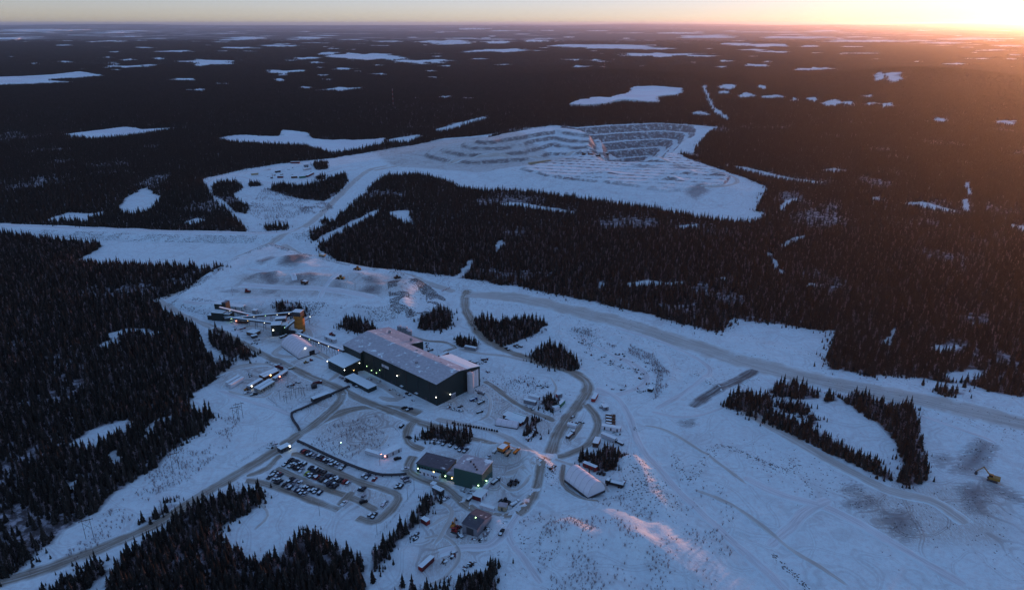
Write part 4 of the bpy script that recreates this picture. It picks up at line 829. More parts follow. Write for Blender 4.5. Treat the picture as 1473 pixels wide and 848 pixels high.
# elevated pipeline
def pipeline(label, px, w=1.6):
    c = spline(PP(px), 14); e = thing('pipeline', label, 'pipeline', tuple(c[0]), 0); z0 = e.location.z; g = G(); t_ = []
    for a, b_ in zip(c[:-1], c[1:]):
        za, zb = gz1(*a) - z0, gz1(*b_) - z0; A = (a[0] - c[0][0], a[1] - c[0][1]); B = (b_[0] - c[0][0], b_[1] - c[0][1])
        g.beam((*A, za + .9), (*B, zb + .9), w, .9); s_ = G().box(A[0] - .25, A[0] + .25, A[1] - .25, A[1] + .25, za - .6, za + .88); s_.obj('support', STEEL, e)
    g.obj('casing', plain('dark_casing', (.045, .045, .048), .6), e); return e
pipeline('dark elevated pipeline bending from the process hall to the entrance road', [(503, 558), (480, 568), (455, 581), (434, 590), (420, 596), (422, 606), (428, 614), (431, 620)])
pipeline('dark elevated pipeline running along the top of the car park', [(428, 635), (445, 643), (470, 655), (500, 668), (530, 679), (550, 684), (575, 684), (585, 683)])

# ------------------------------------------------------------------ vehicles
def wheel(e, x, y, r=.36, w=.26):
    return G().add(*wheel_geo(x, y, r, w)).obj('wheel', TYRE, e)
def wheel_geo(x, y, r, w, n=10):
    V = []
    for s in (-w / 2, w / 2): V += [(x + r * math.cos(6.283 * k / n), y + s, r + r * math.sin(6.283 * k / n)) for k in range(n)]
    return V, [tuple(range(n - 1, -1, -1)), tuple(range(n, 2 * n))] + [(i, (i + 1) % n, n + (i + 1) % n, n + i) for i in range(n)]
_cm = {}
def car_meshes(kind):
    if kind in _cm: return _cm[kind]
    L = {'pickup': 5.6, 'suv': 4.9, 'sedan': 4.6}[kind]; h = L / 2; w = .95
    if kind == 'pickup':
        body = [(-h, .45), (h, .45), (h, .95), (h - .15, 1.12), (h - 1.6, 1.15), (-h, 1.15)]; glass = [(-.5, 1.16), (1.35, 1.16), (.75, 1.78), (-.4, 1.78)]; roof = (-.42, .78)
    elif kind == 'suv':
        body = [(-h, .45), (h, .45), (h, .9), (h - .2, 1.08), (h - 1.3, 1.12), (-h, 1.12)]; glass = [(-h + .1, 1.13), (1.35, 1.13), (.7, 1.68), (-h + .45, 1.68)]; roof = (-h + .42, .74)
    else:
        body = [(-h, .35), (h, .35), (h, .75), (h - .3, .88), (h - 1.2, .95), (-h, .95)]; glass = [(-h + .5, .96), (1.15, .96), (.35, 1.42), (-h + 1.2, 1.42)]; roof = (-h + 1.2, .4)
    def pr(p, ww): g = G(); g.prism(p, -ww, ww, 'y'); return g
    b_ = G(); n = len(body); V = []
    b_.prism(body, -w, w, 'y')
    gl = G(); q = glass; gl.hexa([(q[0][0], -w * .95, q[0][1]), (q[1][0], -w * .95, q[1][1]), (q[1][0], w * .95, q[1][1]), (q[0][0], w * .95, q[0][1])], [(q[3][0], -w * .78, q[3][1]), (q[2][0], -w * .78, q[2][1]), (q[2][0], w * .78, q[2][1]), (q[3][0], w * .78, q[3][1])])
    rf = G().box(roof[0], roof[1], -w * .8, w * .8, q[3][1] + .01, q[3][1] + .09)
    sn = G().box(roof[0] + .1, roof[1] - .1, -w * .7, w * .7, q[3][1] + .1, q[3][1] + .2)
    if kind == 'pickup': bed = G().box(-h + .15, -.7, -w * .82, w * .82, 1.16, 1.24)
    else: bed = G().box(h - 1.2, h - .25, -w * .8, w * .8, body[3][1] + .09, body[3][1] + .14)
    wh = G()
    _cm[kind] = dict(body=b_, glass=gl.mesh('windows', GLASS), roof=rf, snow=sn.mesh('roof_snow', SNOWM), bed=bed.mesh('lying_snow', SNOWM), wx=(h * .62, -h * .6), wheel=G().add(*wheel_geo(0, 0, .38, .28)).mesh('wheel', TYRE), bl={})
    return _cm[kind]
def car(kind, paint, xy, ang, label, group=None, snow=True, rnd=None):
    m = car_meshes(kind); e = thing('pickup_truck' if kind == 'pickup' else 'parked_car', label, 'pickup' if kind == 'pickup' else 'car', xy, ang, group)
    key = paint.name
    if key not in m['bl']: m['bl'][key] = (m['body'].mesh('body', paint), m['roof'].mesh('roof', paint))
    def ch(nm, me): o = bpy.data.objects.new(nm, me); COL.objects.link(o); o.parent = e; return o
    ch('body', m['bl'][key][0]); ch('windows', m['glass']); ch('roof', m['bl'][key][1])
    if snow: ch('roof_snow', m['snow'])
    if snow == 2 or kind == 'pickup': ch('load_bed' if kind == 'pickup' and snow != 2 else 'lying_snow', m['bed'])
    for x in m['wx']:
        for y in (-.8, .8): o = ch('wheel', m['wheel']); o.location = (x, y, 0)
    return e
rc = random.Random(11)
def Z(x, y): return (340 + x / 5.848, 600 + y / 5.848)
pa = P(*Z(875, 440)); pb = P(*Z(918, 400)); CARANG = math.atan2(pb[1] - pa[1], pb[0] - pa[0])
ROWS = {
 'back row of the car park, along the elevated pipeline': [(560, 282), (575, 290, 'r'), (595, 300), (612, 308), (632, 313), (657, 322, 's'), (690, 338), (712, 345), (730, 352, 'm'), (748, 360), (772, 367), (795, 378, 's'), (812, 385), (828, 392), (850, 400, 's'), (895, 420)],
 'second row of the car park, counted from the pipeline': [(460, 360), (478, 368), (496, 378), (515, 388), (533, 395), (570, 400), (628, 425), (645, 435), (665, 440), (690, 450), (715, 460), (738, 470), (765, 488), (785, 495), (810, 505), (832, 515), (855, 522), (878, 530), (912, 540, 'r'), (940, 555, 's')],
 'third row of the car park, counted from the pipeline': [(415, 395), (460, 405), (480, 412), (500, 425), (525, 430), (548, 445, 's'), (595, 470, 'l'), (612, 478), (632, 487), (660, 497), (678, 503, 'r'), (705, 515), (722, 525), (758, 542, 's'), (785, 560), (808, 570), (838, 578)],
 'fourth row of the car park, counted from the pipeline': [(310, 465), (325, 470), (350, 485, 'r'), (370, 490), (455, 525), (475, 535), (500, 540, 's'), (530, 555, 's'), (580, 585), (600, 590), (625, 600), (650, 612), (670, 618), (705, 635)],
 'last row of the car park, along the outer lane': [(285, 503), (322, 525, 's'), (345, 535), (367, 545), (405, 565), (435, 578, 's'), (457, 588), (512, 605), (532, 618), (555, 628), (580, 640, 's')],
}
CN = {'r': (RED, 'red'), 'm': (MAROON, 'maroon'), 's': (SILVER, 'silver'), 'l': (LIME, 'lime yellow'), 'w': (WHITE, 'white'), None: None}
dark = [BLACK, NAVY, DGREY if False else STEEL, plain('charcoal_paint', (.035, .036, .04), .4), plain('dark_blue_paint', (.03, .04, .07), .4), plain('bronze_paint', (.06, .05, .045), .4)]
for row, cars in ROWS.items():
    for c in cars:
        k = c[2] if len(c) > 2 else None; kind = rc.choice(['pickup', 'suv', 'suv', 'sedan'])
        paint = CN[k][0] if k else rc.choice(dark); colour = CN[k][1] if k else 'dark'
        kn = {'pickup': 'pickup', 'suv': 'tall estate car', 'sedan': 'low saloon car'}[kind]
        car(kind, paint, P(*Z(c[0], c[1])), CARANG + rc.uniform(-.06, .06) + (math.pi if rc.random() < .3 else 0), f'{colour} {kn} in the {row}'.replace(', counted from the pipeline', ' below the pipeline'), f'{colour} {kn}s in the {row.split(",")[0]}', snow=rc.random() < .35)
for x, y, k, kind, lab in [(1075, 490, 's', 'suv', 'silver car parked beside a dark one below the pipeline end'), (1105, 498, None, 'pickup', 'dark pickup parked beside a silver car below the pipeline end'), (1163, 520, 'r', 'sedan', 'lone red car on the sparse side of the car park'), (1045, 600, None, 'sedan', 'first dark car of the pair on the middle island of the car park'), (1070, 605, None, 'suv', 'second dark car of the pair on the middle island of the car park'),
    (1070, 665, 's', 'sedan', 'snow-covered low car left alone on the middle island'), (905, 725, 'w', 'pickup', 'white pickup parked alone by the outer lane crossing'), (1252, 722, 's', 'suv', 'frosted car at the far end of the middle island'), (1238, 745, 'w', 'suv', 'white car at the far end of the middle island'), (1130, 825, 's', 'suv', 'silver car of the pair by the end of the last lane'), (1160, 830, None, 'pickup', 'dark pickup of the pair by the end of the last lane'),
    (1355, 580, None, 'pickup', 'dark pickup of the pair by the corner of the turning lane'), (1385, 585, None, 'suv', 'dark tall car of the pair by the corner of the turning lane'), (1432, 520, None, 'sedan', 'dark car parked where the pipeline ends'), (1400, 515, 'w', 'sedan', 'white car parked where the pipeline ends'), (1392, 82, None, 'suv', 'dark car alone on the pad above the pale shed')]:
    car(kind, CN[k][0] if k else rc.choice(dark), P(*Z(x, y)), CARANG + rc.uniform(-.08, .08), lab, snow=rc.random() < .5)
def Y(x, y): return (580 + x / 5.848, 580 + y / 5.848)
pa = P(*Y(245, 330)); pb = P(*Y(268, 312)); A2 = math.atan2(pb[1] - pa[1], pb[0] - pa[0])
for i, (x, y, k) in enumerate([(257, 322, 'w'), (312, 330, 's'), (345, 343, None), (405, 355, None), (458, 370, None), (485, 392, None), (525, 400, None)]):
    car('pickup', CN[k][0] if k else rc.choice(dark[:2]), P(*Y(x, y)), A2 + rc.uniform(-.05, .05), ('white pickup' if k == 'w' else 'silver pickup' if k == 's' else 'dark pickup') + ' in the row below the office block spruces', 'dark pickups in the office row' if k is None else None, snow=False)
OTHER = [((356.5, 566.5), 'pickup', SILVER, .5, 'silver pickup beside the trailer with the bright lamp'), ((365.5, 569), 'pickup', BLACK, .5, 'black pickup beside the paired site trailers'), ((491, 545.5), 'suv', SILVER, 2.4, 'silver car in front of the green side block'), ((499, 550), 'suv', BLACK, 2.4, 'black car in front of the lean-to of the process hall'), ((511, 556.5), 'pickup', NAVY, 2.4, 'navy pickup beyond the lean-to of the process hall'), ((587, 568), 'pickup', BLACK, 2.4, 'black pickup close to the long front wall of the process hall'), ((472, 571.5), 'pickup', BLACK, .4, 'black pickup on the road beside the low dark shed'),
  ((589, 590), 'pickup', NAVY, .6, 'navy pickup at the roadside below the process hall'), ((582, 587.5), 'sedan', BLACK, .6, 'small black car at the roadside below the process hall'), ((721.5, 772), 'pickup', BLACK, 1.2, 'black pickup with lit tail lamp on the snow track'), ((523, 722), 'suv', BLACK, .5, 'black car between the car park island lanes'), ((572, 720 - 60), 'suv', BLACK, .5, 'black car beside the shed spruces'), ((642, 717), 'pickup', SILVER, .9, 'silver pickup below the crew hut'), ((686, 549), 'pickup', BLACK, .6, 'black pickup behind the pale tank'), ((703, 658), 'pickup', WHITE, .9, 'white pickup at the edge of the office truck yard'), ((729.5, 502), 'pickup', BLACK, 2.2, 'black pickup by the big spruce stand'), ((742, 498.5), 'pickup', BLACK, 2.3, 'black pickup beside a brown load by the big spruce stand'), ((398, 640), 'pickup', WHITE, 2.5, 'white pickup waiting across from the gatehouse'), ((583, 675), 'pickup', WHITE, .5, 'white pickup beside the storage shed spruces'), ((586, 693), 'suv', SILVER, .5, 'frosted car at the head of the car park lane'), ((588, 630), 'sedan', BLACK, 2.5, 'black car on the road above the empty pad'), ((489, 324), 'suv', BLACK, .6, 'dark car far up the haul road')]
for p_, kd, m_, a_, lb in OTHER: car(kd, m_, P(*p_), a_, lb, snow=False)
G().box(-3.0, -2.85, -.7, .7, .8, 1.0)

def heavy(kind, label, p_, ang, paint=ORANGE, scale=1.0):
    """large machines: haul truck, lorry, tanker, loader, excavator, dozer"""
    names = {'haul': 'haul_truck', 'lorry': 'lorry', 'tanker': 'tank_truck', 'loader': 'wheel_loader', 'excavator': 'excavator', 'dozer': 'bulldozer'}
    e = thing(names[kind], label, {'haul': 'truck', 'lorry': 'truck', 'tanker': 'truck', 'loader': 'loader', 'excavator': 'excavator', 'dozer': 'bulldozer'}[kind], P(*p_), ang); e.scale = (scale,) * 3
    def wh(x, y, r, w): return wheel(e, x, y, r, w)
    if kind == 'haul':
        G().box(-4.2, 4, -1.4, 1.4, 1.0, 1.8).obj('chassis', STEEL, e)
        G().hexa([(-4.4, -2, 2.2), (1.4, -2, 2.0), (1.4, 2, 2.0), (-4.4, 2, 2.2)], [(-4.8, -2.4, 4.2), (2.0, -2.4, 4.2), (2.0, 2.4, 4.2), (-4.8, 2.4, 4.2)]).obj('dump_body', paint, e)
        G().box(2.02, 4.6, -2.2, 2.2, 4.0, 4.25).obj('canopy', paint, e); G().box(-4.2, 1.6, -2, 2, 4.22, 4.4).obj('load', SNOWM, e)
        c = G().box(2.3, 3.9, .1, 1.9, 1.9, 3.95).obj('cab', paint, e); G().box(2.4, 3.98, .3, 1.7, 2.9, 3.7).obj('cab_window', GLASS, c)
        G().box(2.4, 4.4, -1.9, -.1, 1.5, 2.6).obj('engine_hood', paint, e)
        for x in (3, -2.6):
            for y in (-1.8, 1.8): wh(x, y, 1.05, .8)
    elif kind in ('lorry', 'tanker'):
        G().box(-4.4, 4.2, -.9, .9, .7, 1.05).obj('chassis', STEEL, e)
        c = G().box(2.4, 4.4, -1.15, 1.15, 1.07, 2.9).obj('cab', paint, e); G().box(3.9, 4.46, -1, 1, 2.0, 2.7).obj('windscreen', GLASS, c); G().box(2.5, 4.2, -1.1, 1.1, 2.92, 3.1).obj('cab_snow', SNOWM, c)
        if kind == 'tanker':
            g = G(); n = 12; V = []
            for x in (-4.4, 2.1): V += [(x, 1.15 * math.cos(6.283 * k / n), 2.1 + 1.0 * math.sin(6.283 * k / n)) for k in range(n)]
            g.add(V, [tuple(range(n)), tuple(range(n, 2 * n))] + [(i, (i + 1) % n, n + (i + 1) % n, n + i) for i in range(n)]); g.obj('tank', paint if paint is not WHITE else BEIGE, e)
        else:
            G().box(-4.5, 2.2, -1.2, 1.2, 1.1, 1.3).obj('deck', STEEL, e); G().box(-4.4, 2.0, -1.15, 1.15, 1.32, 2.3).obj('box_body', paint, e); G().box(-4.3, 1.9, -1.05, 1.05, 2.32, 2.5).obj('load', SNOWM, e)
        for x in (3.4, -2.2, -3.4):
            for y in (-1.0, 1.0): wh(x, y, .5, .35)
    elif kind == 'loader':
        G().box(-3, .4, -1.1, 1.1, 1.0, 2.1).obj('engine_deck', paint, e); c = G().box(-.5, .9, -.75, .75, 2.12, 3.4).obj('cab', GLASS, e); G().box(-.6, 1, -.85, .85, 3.42, 3.6).obj('cab_roof', paint, c); G().box(.42, 2.2, -.9, .9, .8, 1.6).obj('front_frame', paint, e)
        for y in (-.7, .7): G().beam((1.6, y, 1.5), (3.6, y, .7), .25, .35).obj('lift_arm', paint, e)
        G().prism([(3.4, .1), (4.7, .1), (4.7, .3), (3.9, .5), (3.6, 1.4), (3.4, 1.4)], -1.5, 1.5, 'y').obj('bucket', STEEL, e)
        for x in (1.6, -1.7):
            for y in (-1.2, 1.2): wh(x, y, .85, .6)
    elif kind == 'excavator':
        for y in (-1.25, 1.25): G().prism([(-2.2, .5), (-1.8, 0), (1.8, 0), (2.2, .5), (1.8, .95), (-1.8, .95)], y - .35, y + .35, 'y').obj('track', STEEL, e)
        G().box(-1, 1, -.9, .9, .5, 1.1).obj('undercarriage', STEEL, e); G().box(-2.8, 1.6, -1.4, 1.4, 1.12, 2.3).obj('upper_body', paint, e); c = G().box(.1, 1.7, .3, 1.35, 2.32, 3.3).obj('cab', GLASS, e); G().box(0, 1.8, .2, 1.45, 3.32, 3.45).obj('cab_roof', paint, c)
        G().beam((1.2, -.2, 1.9), (4.2, -.2, 5.2), .5, .6).obj('boom', paint, e); G().beam((4.1, -.2, 5.3), (6.6, -.2, 2.2), .4, .45).obj('stick', paint, e)
        G().prism([(6.2, 2.2), (7.0, 2.0), (7.2, 1.2), (6.4, .5), (5.9, 1.2)], -.9, .5, 'y').obj('bucket', STEEL, e)
    elif kind == 'dozer':
        for y in (-1.1, 1.1): G().prism([(-2, .5), (-1.6, 0), (1.6, 0), (2, .5), (1.6, 1), (-1.6, 1)], y - .3, y + .3, 'y').obj('track', STEEL, e)
        G().box(-1.7, 1.9, -.78, .78, .6, 1.8).obj('hood', paint, e); c = G().box(-1.5, .2, -.75, .75, 1.82, 2.9).obj('cab', GLASS, e); G().box(-1.6, .3, -.85, .85, 2.92, 3.05).obj('cab_roof', paint, c)
        G().box(2.4, 2.6, -1.9, 1.9, .05, 1.4).obj('blade', STEEL, e)
        for y in (-.95, .95): G().beam((.5, y, .6), (2.45, y, .6), .15, .2).obj('push_arm', paint, e)
    return e
HV = [('haul', 'orange haul truck with snow in its body, largest in the office truck yard', (725, 657), 1.0, ORANGE, 1.0), ('lorry', 'white lorry beside the orange haul truck', (713.5, 655.5), 1.0, OFFW, .8), ('tanker', 'beige tanker in the office truck yard', (732, 659.5), 1.0, BEIGE, .9), ('tanker', 'short orange tanker at the end of the truck yard row', (743, 660.5), 1.0, ORANGE, .75),
  ('excavator', 'yellow excavator digging in the dark scar on the snow slope', (1427, 692), 2.5, YELLOW, 1.35), ('excavator', 'orange excavator with raised boom beside the grey workshop', (652, 756.5), 1.3, ORANGE, .75), ('loader', 'red machine with snow on it beside the workshop', (658, 759.5), .8, RED, .7), ('dozer', 'red tracked machine in the clutter by the workshop', (653.5, 764), -.4, RED, .9),
  ('loader', 'dark loader on the office yard near the pink-lit container', (735, 697), .9, STEEL, .9), ('loader', 'second dark loader parked alongside on the office yard', (742, 697), .9, STEEL, .9), ('loader', 'black loader with bucket raised on the office yard', (727.5, 723), 2.6, BLACK, 1.0), ('lorry', 'dark lorry below the wall of the office block', (713, 694.5), .9, STEEL, .8), ('lorry', 'grey flat lorry near the white container stack', (677.5, 718), 1.0, STEEL, .8), ('lorry', 'frosted white lorry in the corner of the office yard', (741, 728), .7, OFFW, .75),
  ('haul', 'yellow haul truck on the rock pad below a grey pile', (439, 417.5), 2.6, BROWN, .9), ('loader', 'yellow loader on the rock pad between the piles', (491.5, 411.5), 2.8, YELLOW, 1.3), ('loader', 'orange loader on the upper edge of the rock pad', (515.5, 397.5), 2.6, ORANGE, 1.2), ('haul', 'tan haul truck on the ramp at the top of the rock pad', (464.5, 378), 2.7, BEIGE, .9), ('loader', 'dark loader behind the pointed rock heap', (571.5, 409.5), .7, BROWN, 1.1), ('dozer', 'small red machine on the snow above the crusher', (357, 429.5), 0, RED, 1.2),
  ('tanker', 'red-brown tank truck among the site trailers', (402, 531.5), 2.6, MAROON, .9), ('lorry', 'brown lorry in front of the screening house', (408, 486.5), .8, BROWN, .8), ('lorry', 'beige flat lorry beside the ploughed road', (419.5, 532), .5, BEIGE, .6), ('loader', 'orange loader at the end of the trailer with the bright lamp', (354.5, 562), .5, ORANGE, .6), ('loader', 'yellow loader in front of the arched shelter doorway', (440, 523.5), .6, YELLOW, .6), ('dozer', 'small red machine beside the arched shelter', (447.5, 520), .5, RED, .6), ('lorry', 'red tractor unit on the snow beyond the trailer yard', (419, 555.5), .4, MAROON, .6), ('lorry', 'red flat lorry on the crusher yard', (349, 474.5), .6, RED, .6), ('loader', 'red auger machine on the snow behind the straight conveyor', (477.5, 483), -.5, RED, .8),
  ('lorry', 'white lorry parked by the grey box near the haul road bend', (865.5, 584), 1.2, WHITE, .8), ('lorry', 'long dark lorry on the turning circle', (820.5, 628), .95, STEEL, 1.0), ('lorry', 'black lorry beside the slim white trailer', (890.5, 638.5), 2.4, BLACK, .75), ('lorry', 'long black truck with a red end by the snow berm', (884, 700), 2.75, BLACK, 1.25), ('loader', 'dark grader-like machine beside the red container', (866, 682.5), 2.7, STEEL, .75), ('lorry', 'red-ended flat trailer beside the long black truck', (897, 700), .9, RED, .6), ('lorry', 'brown lorry between the spruce stand and the haul road', (747.5, 498), 2.4, BROWN, .7), ('lorry', 'dark lorry on the road below the process hall', (690, 594), .5, STEEL, .6), ('tanker', 'grey tank truck in the yard behind the pale tank', (692, 567), -.6, GALV, .7), ('lorry', 'blue lorry in the yard behind the pale tank', (681, 576), .7, BLUE, .7), ('lorry', 'dark lorry beside the blue one behind the pale tank', (692, 580.5), .7, STEEL, .7), ('lorry', 'maroon lorry behind the annex of the process hall', (697, 517.5), .1, MAROON, .7), ('tanker', 'dark tank lorry in the fenced switchyard', (457, 553.5), .5, MAROON, .8), ('lorry', 'maroon lorry by the back wing of the process hall', (619, 504), .5, STEEL, .6), ('lorry', 'dark lorry behind the annex roof', (680, 522), 2.6, STEEL, .8), ('lorry', 'white and maroon lorry below the haul road spruces', (762, 630), 1.0, WHITE, .9), ('lorry', 'red low-loader beside the white and maroon lorry', (766, 625), 1.0, MAROON, .8),
  ('excavator', 'brown excavator working on the rim of the open pit', (839, 228), 2.9, BROWN, 1.7), ('haul', 'dark haul truck on the rim of the open pit', (849, 230.5), 2.9, BROWN, 1.2), ('haul', 'dark haul truck on the floor of the open pit', (872, 221), 3, STEEL, 1.2), ('haul', 'haul truck on the pit apron beside a grey heap', (860, 233), .2, STEEL, 1.1)]
for a in HV:
    kind, lab, p_, an, pt, sc_ = a; heavy(kind, lab, p_, an, pt, sc_)

# ------------------------------------------------------------------ poles, frames, masts
def hframe(label, p_, h=13.0, ang=.5, gap=3.6):
    e = thing('power_pole', label, 'power pole', P(*p_), ang, 'wooden power line frames')
    for s in (-1, 1): G().tube((s * gap / 2, 0, -1), (s * gap / 2, 0, h), .15, 6, .1).obj('pole', BARKP, e)
    G().box(-gap / 2 - 1.6, gap / 2 + 1.6, -.14, .14, h - 1.6, h - 1.3).obj('crossarm', BARKP, e)
    G().tube((-gap / 2, 0, h * .45), (gap / 2, 0, h * .78), .09, 4).obj('brace', BARKP, e); G().tube((gap / 2, 0, h * .45), (-gap / 2, 0, h * .78), .09, 4).obj('brace', BARKP, e)
    for x in (-gap / 2 - 1.4, 0, gap / 2 + 1.4): G().tube((x, 0, h - 2.4), (x, 0, h - 1.6), .12, 5).obj('insulator', GALV, e)
BARKP = plain('weathered_pole', (.09, .075, .06), .9)
for p_, lab in (((129, 772), 'wooden power line frame standing farthest down the access road'), ((253, 674), 'wooden power line frame in the scrub by the forest point'), ((341, 607), 'wooden power line frame nearest the switchyard'), ((346, 602), 'second wooden power line frame beside the switchyard scrub')): hframe(lab, p_)
def mast(label, p_, h=9, c=None, arm=1.2, group=None):
    e = thing('light_pole', label, 'light pole', P(*p_), .4, group); G().tube((0, 0, -1), (0, 0, h), .14, 6, .09).obj('pole', GALV, e); G().beam((0, 0, h), (arm, 0, h), .14, .12).obj('arm', GALV, e)
    if c: G().box(arm - .3, arm + .3, -.22, .22, h - .2, h - .02).obj('lamp', LAMPS[c], e)
    else: G().box(arm - .3, arm + .3, -.22, .22, h - .2, h - .02).obj('lamp_head', GALV, e)
mast('lamp post with a green glow on the scrub above the car park', (489, 651), 8, 'g'); mast('lamp post with a red glow beside the storage sheds', (546.5, 668), 8, 'r')
for p_, lab in (((596, 705), 'unlit pole nearest the crew hut'), ((586.5, 717), 'unlit pole halfway along the car park verge'), ((542.5, 768), 'unlit pole by the end of the last car park lane'), ((603.5, 758), 'unlit pole beside the red shipping container'), ((808, 613), 'unlit pole on the turning circle'), ((464.5, 556), 'unlit pole at the corner of the switchyard'), ((415, 559), 'unlit pole on the trailer yard edge'), ((184, 793), 'unlit pole beside the access road'), ((460, 741), 'unlit pole at the outer lane corner'), ((336, 435), 'thin mast on the snow behind the crusher')): mast(lab, p_, 9)
# switchyard
for k, (x, y) in enumerate([(403, 575), (409, 578), (413, 581), (420, 570), (426, 573), (430, 566), (434, 568), (438, 570), (423, 565), (442, 562), (412, 573), (418, 575)]):
    e = thing('switchyard_mast', 'thin steel mast of the fenced switchyard', 'mast', P(x, y), .5, 'switchyard masts'); h = 8 - (k * 7) % 4
    G().tube((0, 0, -1), (0, 0, h), .13, 5).obj('post', STEEL, e); G().box(-1.3, 1.3, -.08, .08, h - .6, h - .4).obj('crossarm', STEEL, e)
e = thing('transformer', 'dark finned transformer in the fenced switchyard', 'transformer', P(452, 558.5), .5)
G().box(-2, 2, -1.5, 1.5, 0, 3).obj('tank', STEEL, e)
for s in (-1, 1):
    for k in range(5): G().box(-1.7 + k * .75, -1.4 + k * .75, *sorted((s * 1.52, s * 2.2)), .4, 2.6).obj('radiator', STEEL, e)
for x in (-1, 0, 1): G().cyl(x, 0, 3.02, 4.4, .2, 8, .1).obj('bushing', BROWN, e)
# fence of the switchyard and of the car park edge
def fence(label, px, step=4.0, h=1.8):
    c = spline(PP(px), step); e = thing('wire_fence', label, 'fence', tuple(c[0])); z0 = e.location.z; pm = None; r_ = G()
    for i, q in enumerate(c):
        z = gz1(*q) - z0; x, y = q[0] - c[0][0], q[1] - c[0][1]
        if pm is None: pm = G().tube((0, 0, -.4), (0, 0, h), .06, 4).mesh('post', STEEL)
        o = bpy.data.objects.new('post', pm); COL.objects.link(o); o.parent = e; o.location = (x, y, z)
        if i:
            for hh in (.5, 1.1, 1.75): r_.tube((*prev[:2], prev[2] + hh), (x, y, z + hh), .03, 3)
        prev = (x, y, z)
    r_.obj('wire', STEEL, e)
fence('wire fence round the switchyard', [(386, 574), (412, 591), (440, 576), (465, 562)]); fence('wire fence along the foot of the car park verge', [(596, 706), (580, 728), (556, 758), (540, 772)]); fence('wire fence above the entrance road', [(340, 668), (385, 640), (395, 636)])

# ------------------------------------------------------------------ loose things: tyres, drums, scrap, boulders
rt = random.Random(3)
tm = G().add(*wheel_geo(0, 0, .8, .55)).mesh('tyre', TYRE)
for k in range(18):
    f = k / 17; x, y = P(651.4 + (715 - 651.4) * f, 609.5 + (621.5 - 609.5) * f)
    o = bpy.data.objects.new('barrier_tyre', tm); COL.objects.link(o); o.location = (x, y, gz1(x, y)); o.rotation_euler = (0, 0, rt.uniform(0, 3)); o['label'] = 'old black tyre in the line along the plant road'; o['category'] = 'tyre'; o['group'] = 'tyres marking the plant road'
def scrap_geo(seed):
    r = random.Random(seed); g = G()
    for k in range(r.randint(3, 6)):
        x, y = r.uniform(-2, 2), r.uniform(-1.3, 1.3); a, b_, c = r.uniform(.3, 1.2), r.uniform(.25, .8), r.uniform(.3, 1.3)
        if r.random() < .5: g.hexa([(x - a, y - b_, -.2), (x + a, y - b_ * .8, -.2), (x + a * .9, y + b_, -.2), (x - a * .8, y + b_, -.2)], [(x - a * .7, y - b_, c), (x + a, y - b_ * .6, c * .8), (x + a * .8, y + b_ * .8, c), (x - a, y + b_ * .7, c * .7)])
        else: g.tube((x - a * 1.5, y, .15), (x + a * 1.5, y + b_, .3 + c * .4), .16, 5)
    return g
SMAT = [STEEL, BROWN, BLACK, STEEL, GALV, BROWN, MAROON]
SMESH = [(scrap_geo(i).mesh('scrap', SMAT[i % 7]), G().box(-1, .9, -.6, .5, .75, .95).mesh('snow_cap', SNOWM)) for i in range(14)]
def scrap(p_, lab, grp, s=1.0):
    i = rt.randrange(14); e = thing('scrap_heap', lab, 'scrap heap', P(*p_), rt.uniform(0, 6), grp); e.scale = (s,) * 3
    for nm, me in zip(('scrap', 'snow_cap'), SMESH[i]): o = bpy.data.objects.new(nm, me); COL.objects.link(o); o.parent = e
